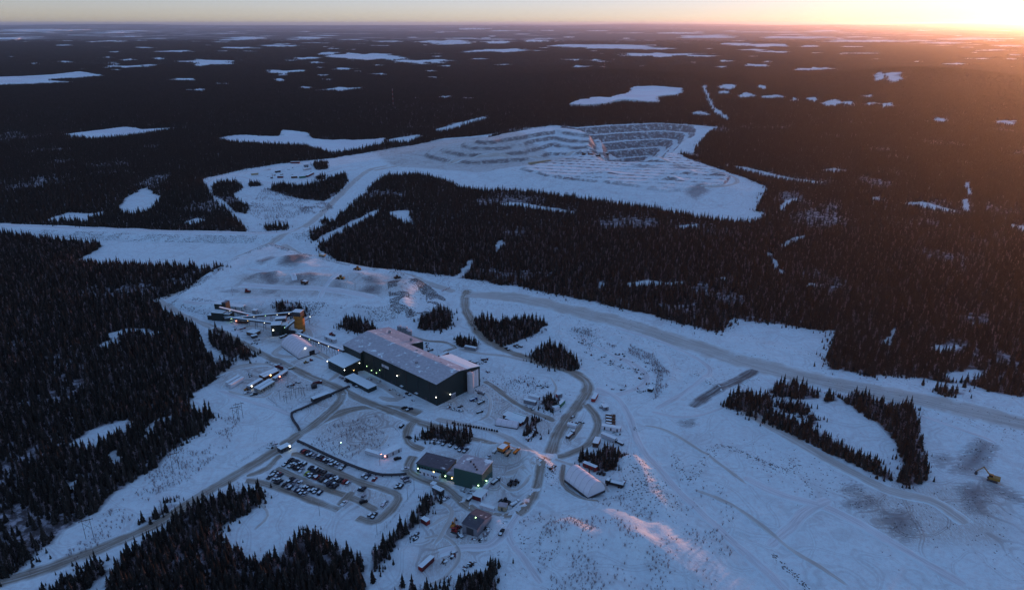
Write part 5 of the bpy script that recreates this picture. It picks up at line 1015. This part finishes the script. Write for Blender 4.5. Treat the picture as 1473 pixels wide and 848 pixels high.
AREAS = [('small heap of scrap in the snowy boneyard', 'scrap in the boneyard', [(823, 484), (850, 484), (850, 496), (828, 496)], 8), ('small heap of scrap in the snowy boneyard', 'scrap in the boneyard', [(840, 505), (880, 500), (925, 520), (915, 535), (870, 525), (845, 515)], 26), ('small heap of scrap in the snowy boneyard', 'scrap in the boneyard', [(925, 515), (950, 525), (955, 540), (930, 560), (920, 552)], 15), ('small heap of scrap in the snowy boneyard', 'scrap in the boneyard', [(870, 552), (945, 555), (940, 566), (880, 560)], 8),
  ('heap of parts on the snow behind the pale tank', 'parts behind the pale tank', [(640, 583), (665, 580), (668, 592), (650, 594)], 10), ('heap of parts on the snow behind the pale tank', 'parts behind the pale tank', [(676, 555), (696, 562), (690, 585), (680, 575)], 8), ('heap of parts scattered round the grey workshop', 'parts round the workshop', [(655, 765), (665, 768), (690, 778), (703, 762), (706, 765), (692, 782), (660, 772)], 14), ('heap of parts in the open storage yard', 'parts in the storage yard', [(588, 778), (600, 766), (605, 768), (592, 783)], 5), ('heap of parts in the open storage yard', 'parts in the storage yard', [(638, 808), (652, 796), (655, 800), (640, 815)], 8), ('heap of parts in the open storage yard', 'parts in the storage yard', [(664, 822), (682, 806), (684, 808), (667, 824)], 8), ('heap of parts in the open storage yard', 'parts in the storage yard', [(640, 830), (646, 828), (645, 836), (640, 836)], 3),
  ('heap of parts near the screening house', 'parts by the screening house', [(330, 470), (352, 472), (350, 482), (335, 482)], 4), ('heap of parts near the screening house', 'parts by the screening house', [(358, 490), (372, 490), (370, 496), (360, 494)], 4), ('heap of parts in the trailer yard', 'parts in the trailer yard', [(383, 521), (405, 523), (403, 527), (385, 526)], 6), ('heap of parts in the trailer yard', 'parts in the trailer yard', [(353, 540), (364, 538), (364, 545), (355, 545)], 3), ('heap of parts in the trailer yard', 'parts in the trailer yard', [(409, 556), (432, 550), (430, 556), (412, 560)], 4), ('heap of parts behind the annex of the process hall', 'parts behind the annex', [(672, 518), (700, 520), (702, 535), (685, 535)], 10), ('heap of parts behind the back wing of the process hall', 'parts behind the back wing', [(610, 490), (622, 496), (620, 506), (612, 504)], 6),
  ('heap of parts beside the container pair', 'parts by the container pair', [(754, 583), (785, 590), (784, 594), (758, 588)], 6), ('heap of parts along the plot above the container pair', 'parts above the container pair', [(740, 545), (762, 552), (765, 556), (742, 549)], 6), ('heap of parts along the plot above the container pair', 'parts above the container pair', [(775, 550), (796, 556), (794, 560), (774, 558)], 5), ('heap of parts on the turning circle', 'parts on the turning circle', [(822, 597), (842, 603), (838, 612), (815, 606)], 6), ('heap of parts near the long trailers', 'parts near the long trailers', [(882, 622), (892, 626), (888, 628), (880, 625)], 2), ('heap of parts on the snow beside the packed track', 'parts beside the packed track', [(910, 615), (925, 618), (922, 626), (912, 622)], 3), ('heap of parts on the berm by the white dome', 'parts on the berm', [(784, 680), (797, 676), (797, 690), (786, 694)], 6), ('heap of parts along the front wall of the process hall', 'parts along the front wall', [(530, 543), (620, 585), (615, 588), (525, 546)], 9), ('heap of parts along the front wall of the office block', 'parts along the office wall', [(655, 700), (690, 710), (688, 714), (655, 704)], 5), ('heap of parts in the pit-top camp', 'parts in the pit-top camp', [(370, 243), (450, 237), (455, 252), (380, 256)], 10), ('heap of parts beside the gate road', 'parts beside the gate road', [(380, 640), (396, 634), (398, 640), (385, 648)], 3)]
for lab, grp, pl, n in AREAS:
    xs_ = [q[0] for q in pl]; ys_ = [q[1] for q in pl]; pp = np.array(pl, float); c = 0
    while c < n:
        x, y = rt.uniform(min(xs_), max(xs_)), rt.uniform(min(ys_), max(ys_))
        if inside(np.array([x]), np.array([y]), pp)[0]: scrap((x, y), lab, grp, rt.uniform(.5, 1.0) * (1.6 if 'pit-top' in lab else 1)); c += 1
# pit-top camp boxes
for k, (a, b_, m_, lab) in enumerate([((419, 257), (428, 256.5), BROWN, 'brown'), ((431, 257), (440, 256.2), GRN, 'green'), ((443, 255.5), (452, 251), MAROON, 'maroon'), ((399, 256.5), (407, 256.5), MAROON, 'dark red'), ((418, 235.5), (431, 235.3), MAROON, 'far maroon'), ((437, 240), (444, 239.6), GREY, 'grey'), ((438, 246), (448, 244), OFFW, 'white'), ((362, 252.5), (372, 251.5), BEIGE, 'beige'), ((397, 249), (404, 248), STEEL, 'black')]):
    U('shipping_container', f'{lab} container on the cleared camp above the haul road', 'container', a, b_, 4, 3.2, m_, doors=0)
e = thing('drill_rig', 'thin upright drill mast in the camp above the haul road', 'drill rig', P(391, 257), 0); G().box(-2, 2, -1.2, 1.2, .4, 2.2).obj('deck', STEEL, e); G().tube((1.5, 0, 1), (1.5, 0, 9), .35, 5).obj('mast', BROWN, e)
# marker posts on the haul road
pmk = G().cyl(0, 0, -.3, 1.4, .35, 8, .25).mesh('drum', RED)
for k in range(6):
    x, y = P(636 + k * 2.2, 418.5 - k * .8); o = bpy.data.objects.new('marker_drum', pmk); COL.objects.link(o); o.location = (x, y, gz1(x, y)); o['label'] = 'red marker drum across the haul road turn-off'; o['category'] = 'drum'; o['group'] = 'marker drums on the haul road'
# comms towers far off
for p_, h, lab in (((566, 158), 55, 'thin red and white lattice mast rising above the far forest'), ((869, 112), 45, 'thin mast on the low wooded hill')):
    e = thing('radio_mast', lab, 'mast', P(*p_), 0); g = [G(), G()]
    for k in range(8): g[k % 2].tube((0, 0, h * k / 8), (0, 0, h * (k + 1) / 8), .5, 5)
    g[0].obj('red_section', RED, e); g[1].obj('white_section', OFFW, e)

# ------------------------------------------------------------------ trees
def needle_material():
    m, t, b = nt('spruce_needles'); c = N(t, 'ShaderNodeTexCoord').outputs['Object']
    oi = N(t, 'ShaderNodeObjectInfo').outputs['Random']
    g = N(t, 'ShaderNodeNewGeometry'); nz = N(t, 'ShaderNodeSeparateXYZ'); t.links.new(g.outputs['True Normal'], nz.inputs[0])
    base = mixc(t, oi, (.016, .019, .016), (.042, .040, .034))
    base = mixc(t, ramp(t, noise(t, c, 1.3, 3), .4, .7), base, (.030, .026, .022))
    sn = mth(t, 'MULTIPLY', ramp(t, noise(t, c, 1.9, 2), .60, .70), ramp(t, mth(t, 'ABSOLUTE', nz.outputs[2]), .3, .8, 0, .30))
    t.links.new(mixc(t, sn, base, (.55, .57, .6)), b.inputs['Base Color']); b.inputs['Roughness'].default_value = .9
    b.inputs['Specular IOR Level'].default_value = .05
    return m
NEEDLE = needle_material(); BARK = plain('spruce_bark', (.06, .05, .045), .9, .2, 2)
TWIG = plain('bare_twigs', (.36, .30, .31), .9, .25, .3)
def spruce_geo(h, r, layers, per, seed, low=.06):
    """verts, faces of a spiky crown: whorls of drooping boughs round a stem"""
    rnd = random.Random(seed); V = []; Fc = []
    for L in range(layers):
        f = L / (layers - 1); zc = h * (low + (1 - low) * f ** .9); rr = r * (1 - f) ** .85 * rnd.uniform(.7, 1.2) + .10
        a0 = rnd.uniform(0, 6.28)
        n = per if f < .7 else max(3, per - 2)
        for k in range(n):
            a = a0 + 6.283 * k / n + rnd.uniform(-.3, .3); q = rr * rnd.uniform(.65, 1.25); dr = q * rnd.uniform(.35, .75); wd = q * .42 + .09
            ca, sa = math.cos(a), math.sin(a); up = h * .9 / layers * rnd.uniform(.7, 1.3)
            b0 = len(V)
            V += [(ca * .03, sa * .03, zc + up), (ca * q * .55 - sa * wd, sa * q * .55 + ca * wd, zc - dr * .35), (ca * q, sa * q, zc - dr), (ca * q * .55 + sa * wd, sa * q * .55 - ca * wd, zc - dr * .35)]
            Fc += [(b0, b0 + 1, b0 + 2), (b0, b0 + 2, b0 + 3)]
    b0 = len(V); V += [(.1, 0, h * .93), (-.06, .09, h * .93), (-.06, -.09, h * .93), (0, 0, h * 1.04)]
    Fc += [(b0, b0 + 1, b0 + 3), (b0 + 1, b0 + 2, b0 + 3), (b0 + 2, b0, b0 + 3)]
    return V, Fc
def stem_geo(h, r):
    V = []; Fc = []
    for z, q in ((-.4, r), (h * .4, r * .7), (h * .96, r * .12)):
        for k in range(5): V.append((q * math.cos(1.2566 * k), q * math.sin(1.2566 * k), z))
    for l in range(2):
        for k in range(5): Fc.append((l * 5 + k, l * 5 + (k + 1) % 5, l * 5 + 5 + (k + 1) % 5, l * 5 + 5 + k))
    return V, Fc
def bush_geo(h, r, n, seed):
    rnd = random.Random(seed); V = []; Fc = []
    for k in range(n):
        a = rnd.uniform(0, 6.28); q = r * rnd.uniform(.2, 1); hh = h * rnd.uniform(.5, 1); x0 = rnd.uniform(-.15, .15) * r; y0 = rnd.uniform(-.15, .15) * r
        x1, y1 = q * math.cos(a), q * math.sin(a); w = .018 + .006 * h; px, py = -math.sin(a) * w, math.cos(a) * w; b0 = len(V)
        V += [(x0 - px, y0 - py, -.1), (x0 + px, y0 + py, -.1), (x1, y1, hh), (x0 + w * math.cos(a), y0 + w * math.sin(a), -.1)]
        Fc += [(b0, b0 + 1, b0 + 2), (b0 + 1, b0 + 3, b0 + 2), (b0 + 3, b0, b0 + 2)]
        for s in range(4):
            f = rnd.uniform(.35, .85); aa = a + rnd.uniform(-1.6, 1.6); tl = hh * .3; xx, yy, zz = x0 + (x1 - x0) * f, y0 + (y1 - y0) * f, hh * f; b0 = len(V)
            V += [(xx, yy, zz - w * 1.2), (xx, yy, zz + w * 1.2), (xx + tl * .7 * math.cos(aa), yy + tl * .7 * math.sin(aa), zz + tl * .8)]
            Fc += [(b0, b0 + 1, b0 + 2)]
    return V, Fc
def bare_tree(h, seed):
    V, Fc = stem_geo(h, .11); rnd = random.Random(seed)
    for k in range(34):
        f = rnd.uniform(.25, .98); a = rnd.uniform(0, 6.28); L = h * .22 * (1.15 - f) + .5; z = h * f; w = .06; b0 = len(V)
        V += [(0, 0, z - w), (0, 0, z + w), (L * math.cos(a), L * math.sin(a), z + L * .5)]; Fc += [(b0, b0 + 1, b0 + 2)]
    return V, Fc
def merge(*geos):
    V = []; Fc = []
    for (v, f), (x, y, s) in geos:
        b0 = len(V); V += [(a * s + x, b_ * s + y, c * s) for a, b_, c in v]; Fc += [tuple(i + b0 for i in q) for q in f]
    return V, Fc
hidden = bpy.data.collections.new('tree_kinds')       # never linked to the scene: only the stands draw from it
def proto(name, geo, mat):
    o = bpy.data.objects.new(name, pymesh(name, geo[0], geo[1], mat)); hidden.objects.link(o); return o
def kindcol(name, protos):
    c = bpy.data.collections.new(name)
    for p_ in protos: c.objects.link(p_)
    return c
near_sp = [proto('stand_spruce', merge((spruce_geo(h, r, 13, 7, s), (0, 0, 1)), (stem_geo(h, .13), (0, 0, 1))), NEEDLE) for h, r, s in ((6.8, 1.6, 1), (8.2, 1.75, 2), (5.4, 1.45, 3), (7.6, 1.4, 4), (9.4, 1.8, 5))]
near_bare = [proto('stand_larch', bare_tree(7, 3), TWIG), proto('stand_birch', bare_tree(5.5, 4), TWIG)]
mid_sp = [proto('mid_spruce', merge((spruce_geo(h, r, 8, 5, s), (0, 0, 1))), NEEDLE) for h, r, s in ((7.0, 1.8, 11), (8.4, 1.9, 12), (6, 1.6, 13))]
def clump(n, rad, seed, k=6, wide=1.0):
    rnd = random.Random(seed); g_ = []
    for i in range(n):
        g_.append((spruce_geo(rnd.uniform(6, 10), rnd.uniform(1.6, 2.2) * wide, k, 4, seed * 50 + i), (rnd.uniform(-rad, rad), rnd.uniform(-rad, rad), 1)))
    return merge(*g_)
far_cl = [proto('far_clump', clump(8, 8, s, 5, 1.2), NEEDLE) for s in (21, 22, 23)]
vfar_cl = [proto('distant_clump', clump(26, 22, s, 4, 1.7), NEEDLE) for s in (31, 32)]
bushes = [proto('scrub_bush', bush_geo(h, r, n, s), TWIG) for h, r, n, s in ((1.7, .8, 22, 1), (2.3, .9, 24, 2), (1.2, .8, 18, 3), (3.0, 1.0, 28, 4))]
C_NEAR = kindcol('near_kinds', near_sp + near_bare[:1]); C_MIXED = kindcol('mixed_kinds', near_sp + near_bare); C_MID = kindcol('mid_kinds', mid_sp); C_FAR = kindcol('far_kinds', far_cl); C_VFAR = kindcol('distant_kinds', vfar_cl); C_BUSH = kindcol('bush_kinds', bushes)
def scatter(name, pts, coll, label, cat, smin, smax, seed=0):
    n = len(pts); me = bpy.data.meshes.new(name); me.vertices.add(n); me.vertices.foreach_set('co', np.asarray(pts, np.float32).ravel())
    o = bpy.data.objects.new(name, me); COL.objects.link(o); o['kind'] = 'stuff'; o['label'] = label; o['category'] = cat
    g = bpy.data.node_groups.new(name, 'GeometryNodeTree')
    g.interface.new_socket('Geometry', in_out='INPUT', socket_type='NodeSocketGeometry'); g.interface.new_socket('Geometry', in_out='OUTPUT', socket_type='NodeSocketGeometry')
    gi = g.nodes.new('NodeGroupInput'); go = g.nodes.new('NodeGroupOutput'); ip = g.nodes.new('GeometryNodeInstanceOnPoints'); ci = g.nodes.new('GeometryNodeCollectionInfo')
    ci.inputs['Collection'].default_value = coll; ci.inputs['Separate Children'].default_value = True; ci.inputs['Reset Children'].default_value = True
    rr = g.nodes.new('FunctionNodeRandomValue'); rr.data_type = 'FLOAT_VECTOR'; rr.inputs[0].default_value = (-.03, -.03, 0); rr.inputs[1].default_value = (.03, .03, 6.283); rr.inputs['Seed'].default_value = seed
    rs = g.nodes.new('FunctionNodeRandomValue'); rs.data_type = 'FLOAT'; rs.inputs[2].default_value = smin; rs.inputs[3].default_value = smax; rs.inputs['Seed'].default_value = seed + 1
    ip.inputs['Pick Instance'].default_value = True
    L = g.links.new
    L(gi.outputs[0], ip.inputs['Points']); L(ci.outputs[0], ip.inputs['Instance']); L(rr.outputs[0], ip.inputs['Rotation']); L(rs.outputs[1], ip.inputs['Scale']); L(ip.outputs[0], go.inputs[0])
    md = o.modifiers.new('stand', 'NODES'); md.node_group = g
    return o
rng = np.random.default_rng(4)
def jgrid(y0, y1, step, xl=-.86, xr=1.15):
    """jittered grid over the sector of land the photograph looks over, and a margin (wider towards the sun)"""
    gy_ = np.arange(y0, y1, step); out = []
    for yv in gy_:
        a = max(xl * yv - 150, -10000); b_ = min(xr * yv + 250, 12500)
        xv = np.arange(a, b_, step); out.append(np.stack([xv, np.full(xv.shape, yv)], 1))
    q = np.vstack(out); return q + rng.uniform(-.5, .5, q.shape) * step
def ontop(q, sink=.15): return np.column_stack([q, gzs(q[:, 0], q[:, 1]) - sink])
def thin(q, s, lo, hi, seed):
    """leave natural gaps"""
    d = fbm(q[:, 0], q[:, 1], s, seed, 4); keep = rng.uniform(size=len(q)) < smooth((d - lo) / (hi - lo)) * .78 + .22
    return q[keep]
def inany(q, polys):
    r = np.zeros(len(q), bool)
    for p_ in polys: r |= inside(q[:, 0], q[:, 1], p_)
    return r
q1 = jgrid(230, 950, 2.6); q1 = q1[forest_mask(q1[:, 0], q1[:, 1])]
q1b = jgrid(230, 950, 2.1); q1b = q1b[inany(q1b, ISLANDS)]
q1 = np.vstack([q1[~inany(q1, ISLANDS)], q1b]); isl = inany(q1, ISLANDS)
q_in = thin(q1[~isl], 55, .26, .42, 61)
q_isl = q1[isl]; q_isl = q_isl[rng.uniform(size=len(q_isl)) < .82]
q2 = jgrid(950, 2000, 3.9); q2 = thin(q2[forest_mask(q2[:, 0], q2[:, 1])], 90, .27, .42, 62)
q3 = jgrid(2000, 5000, 12); q3 = q3[forest_mask(q3[:, 0], q3[:, 1], False)]
q4 = jgrid(5000, 13500, 40); q4 = q4[rng.uniform(size=len(q4)) < smooth((14000 - q4[:, 1]) / 6000)]; q4 = q4[forest_mask(q4[:, 0], q4[:, 1], False)]

# the 300 spruces that show largest stand by themselves; the rest of each stand is one mass
SP_CROWN = []; SP_TRUNK = []
for h, r, s in ((6.8, 1.55, 41), (8.2, 1.7, 42), (5.4, 1.4, 43), (7.6, 1.35, 44), (9.4, 1.75, 45)):
    SP_CROWN.append(pymesh('crown', *spruce_geo(h, r, 16, 8, s, .09), NEEDLE)); SP_TRUNK.append(pymesh('trunk', *stem_geo(h, .16), BARK))
LONE = [P(x, y) for x, y in ((579, 842), (537, 836), (535, 829), (1040, 585), (1348, 548), (1353, 549), (1386, 560), (1326, 560), (1420, 566), (470, 321), (226, 742), (205, 748), (200, 752), (328, 790), (338, 793), (349, 801), (404, 838), (240, 735))]
def score(q): return q[:, 1]
allp = np.vstack([q_in, q_isl]); vis = np.abs(allp[:, 0]) < .70 * np.hypot(allp[:, 1], H) ; vis &= allp[:, 1] > P(736, 852)[1]
order = np.argsort(np.where(vis, allp[:, 1], 1e9))
pick = order[:282]; mask_pick = np.zeros(len(allp), bool); mask_pick[pick] = True
solo = list(map(tuple, allp[pick])) + LONE
GROUPS = [('spruce of the stand between the access road and the snowy hollow', 'spruces beside the access road'), ('spruce in the dark row beside the storage yard', 'spruces by the storage yard'), ('spruce of the stand below the storage yard', 'spruces below the storage yard')]
for k, (x, y) in enumerate(solo):
    i = rng.integers(0, 5); sc_ = float(rng.uniform(.6, 1.3))
    e = bpy.data.objects.new('spruce_tree', None); COL.objects.link(e); e.location = (x, y, gz1(x, y) - .15); e.rotation_euler = (rng.uniform(-.03, .03), rng.uniform(-.03, .03), rng.uniform(0, 6.28)); e.scale = (sc_,) * 3
    e.empty_display_size = .1
    if k >= 282: lab, grp = 'lone spruce standing by itself on open snow', 'lone spruces on open snow'
    elif x < P(525, 800)[0]: lab, grp = GROUPS[0]
    elif x < P(640, 840)[0] and y > P(600, 835)[1]: lab, grp = GROUPS[1]
    else: lab, grp = GROUPS[2]
    e['label'] = lab; e['category'] = 'tree'; e['group'] = grp
    for nm, mm in (('crown', SP_CROWN[i]), ('trunk', SP_TRUNK[i])):
        c_ = bpy.data.objects.new(nm, mm); COL.objects.link(c_); c_.parent = e
rest_in = allp[:len(q_in)][~mask_pick[:len(q_in)]]; rest_isl = allp[len(q_in):][~mask_pick[len(q_in):]]
scatter('forest', ontop(rest_in), C_NEAR, 'dense dark spruce forest around the cleared mine site', 'forest', .5, 1.3, 1)
scatter('spruce_stands', ontop(rest_isl), C_MIXED, 'small dark stands of spruce left standing inside the mine clearing', 'trees', .5, 1.25, 2)
# saplings straggling out past the edges of the stands
sap = []
for poly in ISLANDS + [MINE]:
    n = 6000 if poly is MINE else 260; i_ = rng.integers(0, len(poly), n); a_ = poly[i_]; b_ = poly[(i_ + 1) % len(poly)]
    q = a_ + (b_ - a_) * rng.uniform(size=(n, 1)) + rng.normal(0, 4.5 if poly is MINE else 3.2, (n, 2)); sap.append(q)
sap = np.vstack(sap); sap = sap[(sap[:, 1] > 240) & (sap[:, 1] < 1900) & (np.abs(sap[:, 0]) < .9 * sap[:, 1] + 60)]; sap = sap[fbm(sap[:, 0], sap[:, 1], 20, 83) > .5]
scatter('saplings', ontop(sap, .05), C_MIXED, 'young spruce saplings straggling along the forest edge', 'saplings', .18, .55, 9)
scatter('forest', ontop(q2), C_MID, 'spruce forest stretching around the open pit', 'forest', .55, 1.35, 3)
scatter('forest', ontop(q3, .4), C_FAR, 'far dark forest beyond the open pit', 'forest', .8, 1.25, 4)
scatter('forest', ontop(q4, .6), C_VFAR, 'distant forest fading towards the horizon', 'forest', .8, 1.3, 5)
# scrub on open ground: outlines and spacing
SCRUB = [([(770, 770), (820, 745), (870, 760), (930, 770), (990, 800), (1060, 860), (780, 860), (770, 810)], 3.6, .5), ([(190, 700), (260, 640), (310, 600), (345, 600), (330, 640), (270, 690), (200, 720)], 3.4, .45), ([(90, 800), (140, 745), (200, 700), (230, 710), (160, 770), (100, 810)], 3.6, .4), ([(440, 640), (480, 610), (540, 598), (575, 612), (560, 640), (500, 660)], 4.2, .4), ([(355, 300), (380, 270), (450, 285), (440, 305), (400, 325), (370, 325)], 5, .5),
  ([(860, 490), (900, 494), (940, 512), (968, 545), (958, 562), (940, 575), (945, 540), (920, 515)], 2.6, .6), ([(815, 472), (850, 478), (868, 500), (850, 506), (830, 490)], 2.8, .6), ([(1060, 700), (990, 690), (960, 660), (1000, 740), (1050, 780)], 6, .2), ([(740, 745), (790, 735), (800, 790), (760, 790)], 4.5, .3), ([(690, 785), (700, 760), (708, 775)], 2.5, .7), ([(430, 300), (470, 290), (480, 300), (440, 310)], 3.5, .6),
  ([(690, 545), (760, 540), (790, 555), (750, 570)], 5, .35), ([(940, 690), (1000, 720), (1060, 800), (1020, 820), (950, 740)], 4.6, .4), ([(840, 720), (900, 715), (960, 760), (900, 760)], 4.5, .4)]
sq = []
for pl, st, dens in SCRUB:
    st *= .48; p_ = PP(pl); a = np.arange(p_[:, 0].min(), p_[:, 0].max(), st); c_ = np.arange(p_[:, 1].min(), p_[:, 1].max(), st)
    X, Y = np.meshgrid(a, c_); q = np.stack([X.ravel(), Y.ravel()], 1); q = q + rng.uniform(-.5, .5, q.shape) * st
    q = q[inside(q[:, 0], q[:, 1], p_)]; d = fbm(q[:, 0], q[:, 1], 12, 71, 3); q = q[rng.uniform(size=len(q)) < dens * 2.2 * smooth((d - .28) / .42)]
    sq.append(q)
sq = np.vstack(sq)
scatter('scrub', ontop(sq, .05), C_BUSH, 'bare leafless scrub poking through the snow', 'scrub', .35, 1.0, 6)

# broken stone on the faces of the pads and berms
stone_kinds = []
for k in range(4):
    rs_ = random.Random(k); bm = bmesh.new(); bmesh.ops.create_icosphere(bm, subdivisions=1, radius=.5)
    for v in bm.verts: v.co *= rs_.uniform(.6, 1.25)
    bmesh.ops.scale(bm, vec=(1.2, .9, .7), verts=bm.verts[:]); me = bpy.data.meshes.new('stone'); bm.to_mesh(me); bm.free(); me.materials.append(GRAVEL)
    o = bpy.data.objects.new('stone', me); hidden.objects.link(o); stone_kinds.append(o)
C_STONE = kindcol('stone_kinds', stone_kinds)
bq = []
for poly, h, w, s_ in PLATEAUS[:5]:
    n = int(9000 * s_); c0, c1 = poly.min(0) - w, poly.max(0) + w; q = np.stack([rng.uniform(max(c0[0], -620), min(c1[0], 760), n * 8), rng.uniform(c0[1], c1[1], n * 8)], 1)
    d = sdist(q[:, 0], q[:, 1], poly, True); ins = inside(q[:, 0], q[:, 1], poly); keep = np.where(ins, d < 5, d < w * .9) & (fbm(q[:, 0], q[:, 1], 16, 44) > .47)
    bq.append(q[keep][:n])
for px, n, w in (([(974, 655), (978, 680), (995, 690), (1010, 665), (1035, 642), (1075, 655), (1130, 678), (1145, 662)], 260, 1.6), ([(1115, 800), (1130, 815), (1150, 830), (1160, 842)], 60, 1.2), ([(1000, 540), (1040, 560), (1090, 545)], 90, 1.5), ([(905, 672), (925, 690), (938, 712), (950, 738)], 160, 7), ([(915, 700), (930, 728)], 120, 8), ([(1200, 560), (1300, 585), (1473, 622)], 160, 9), ([(820, 478), (850, 480), (860, 495)], 90, 5), ([(650, 415), (700, 436), (800, 448), (900, 478), (960, 500)], 260, 7), ([(1430, 605), (1460, 612)], 60, 9), ([(790, 676), (796, 690), (790, 700)], 50, 4), ([(720, 548), (760, 575)], 120, 14), ([(690, 548), (720, 575)], 120, 14), ([(1250, 690), (1330, 745)], 80, 18), ([(1100, 655), (1180, 700)], 90, 12), ([(745, 755), (760, 800)], 50, 9), ([(1400, 745), (1440, 790)], 60, 16)):
    c = spline(PP(px), 3); n *= 2; i = rng.integers(0, len(c), n); bq.append(c[i] + rng.normal(0, w, (n, 2)))
for r in ROCK_PX:
    p_ = PP(r); c0, c1 = p_.min(0), p_.max(0); n = int(min(700, np.prod(c1 - c0) * .35)); q = rng.uniform(c0 - 2, c1 + 2, (n, 2)); q = q[inside(q[:, 0], q[:, 1], p_)]; bq.append(q[fbm(q[:, 0], q[:, 1], 9, 47) > .42])
bq = np.vstack(bq)
scatter('broken_stone', ontop(bq, .1), C_STONE, 'broken stones showing through the snow on pad faces and berms', 'stones', .25, 1.15, 8)

# ------------------------------------------------------------------ the air
hm = bpy.data.materials.new('air'); hm.use_nodes = True; ht = hm.node_tree
ht.nodes.remove(ht.nodes['Principled BSDF']); pv = ht.nodes.new('ShaderNodeVolumePrincipled')
pv.inputs['Color'].default_value = (.76, .86, 1, 1); pv.inputs['Density'].default_value = 1.8e-5; pv.inputs['Anisotropy'].default_value = .80
ht.links.new(pv.outputs[0], ht.nodes['Material Output'].inputs['Volume'])
bm = bmesh.new(); bmesh.ops.create_cube(bm, size=1)
zlo = float(gz.min()) - 45; zhi = max(H, float(gz.max())) + 25
for v in bm.verts:
    v.co = (v.co.x * 2 * 97000, -4500 if v.co.y < 0 else 97000, zhi if v.co.z > 0 else zlo)
me = bpy.data.meshes.new('haze'); bm.to_mesh(me); bm.free(); me.materials.append(hm)
hz_o = bpy.data.objects.new('haze', me); COL.objects.link(hz_o); hz_o['kind'] = 'stuff'; hz_o['label'] = 'thin cold haze lying over the far forest'; hz_o['category'] = 'haze'
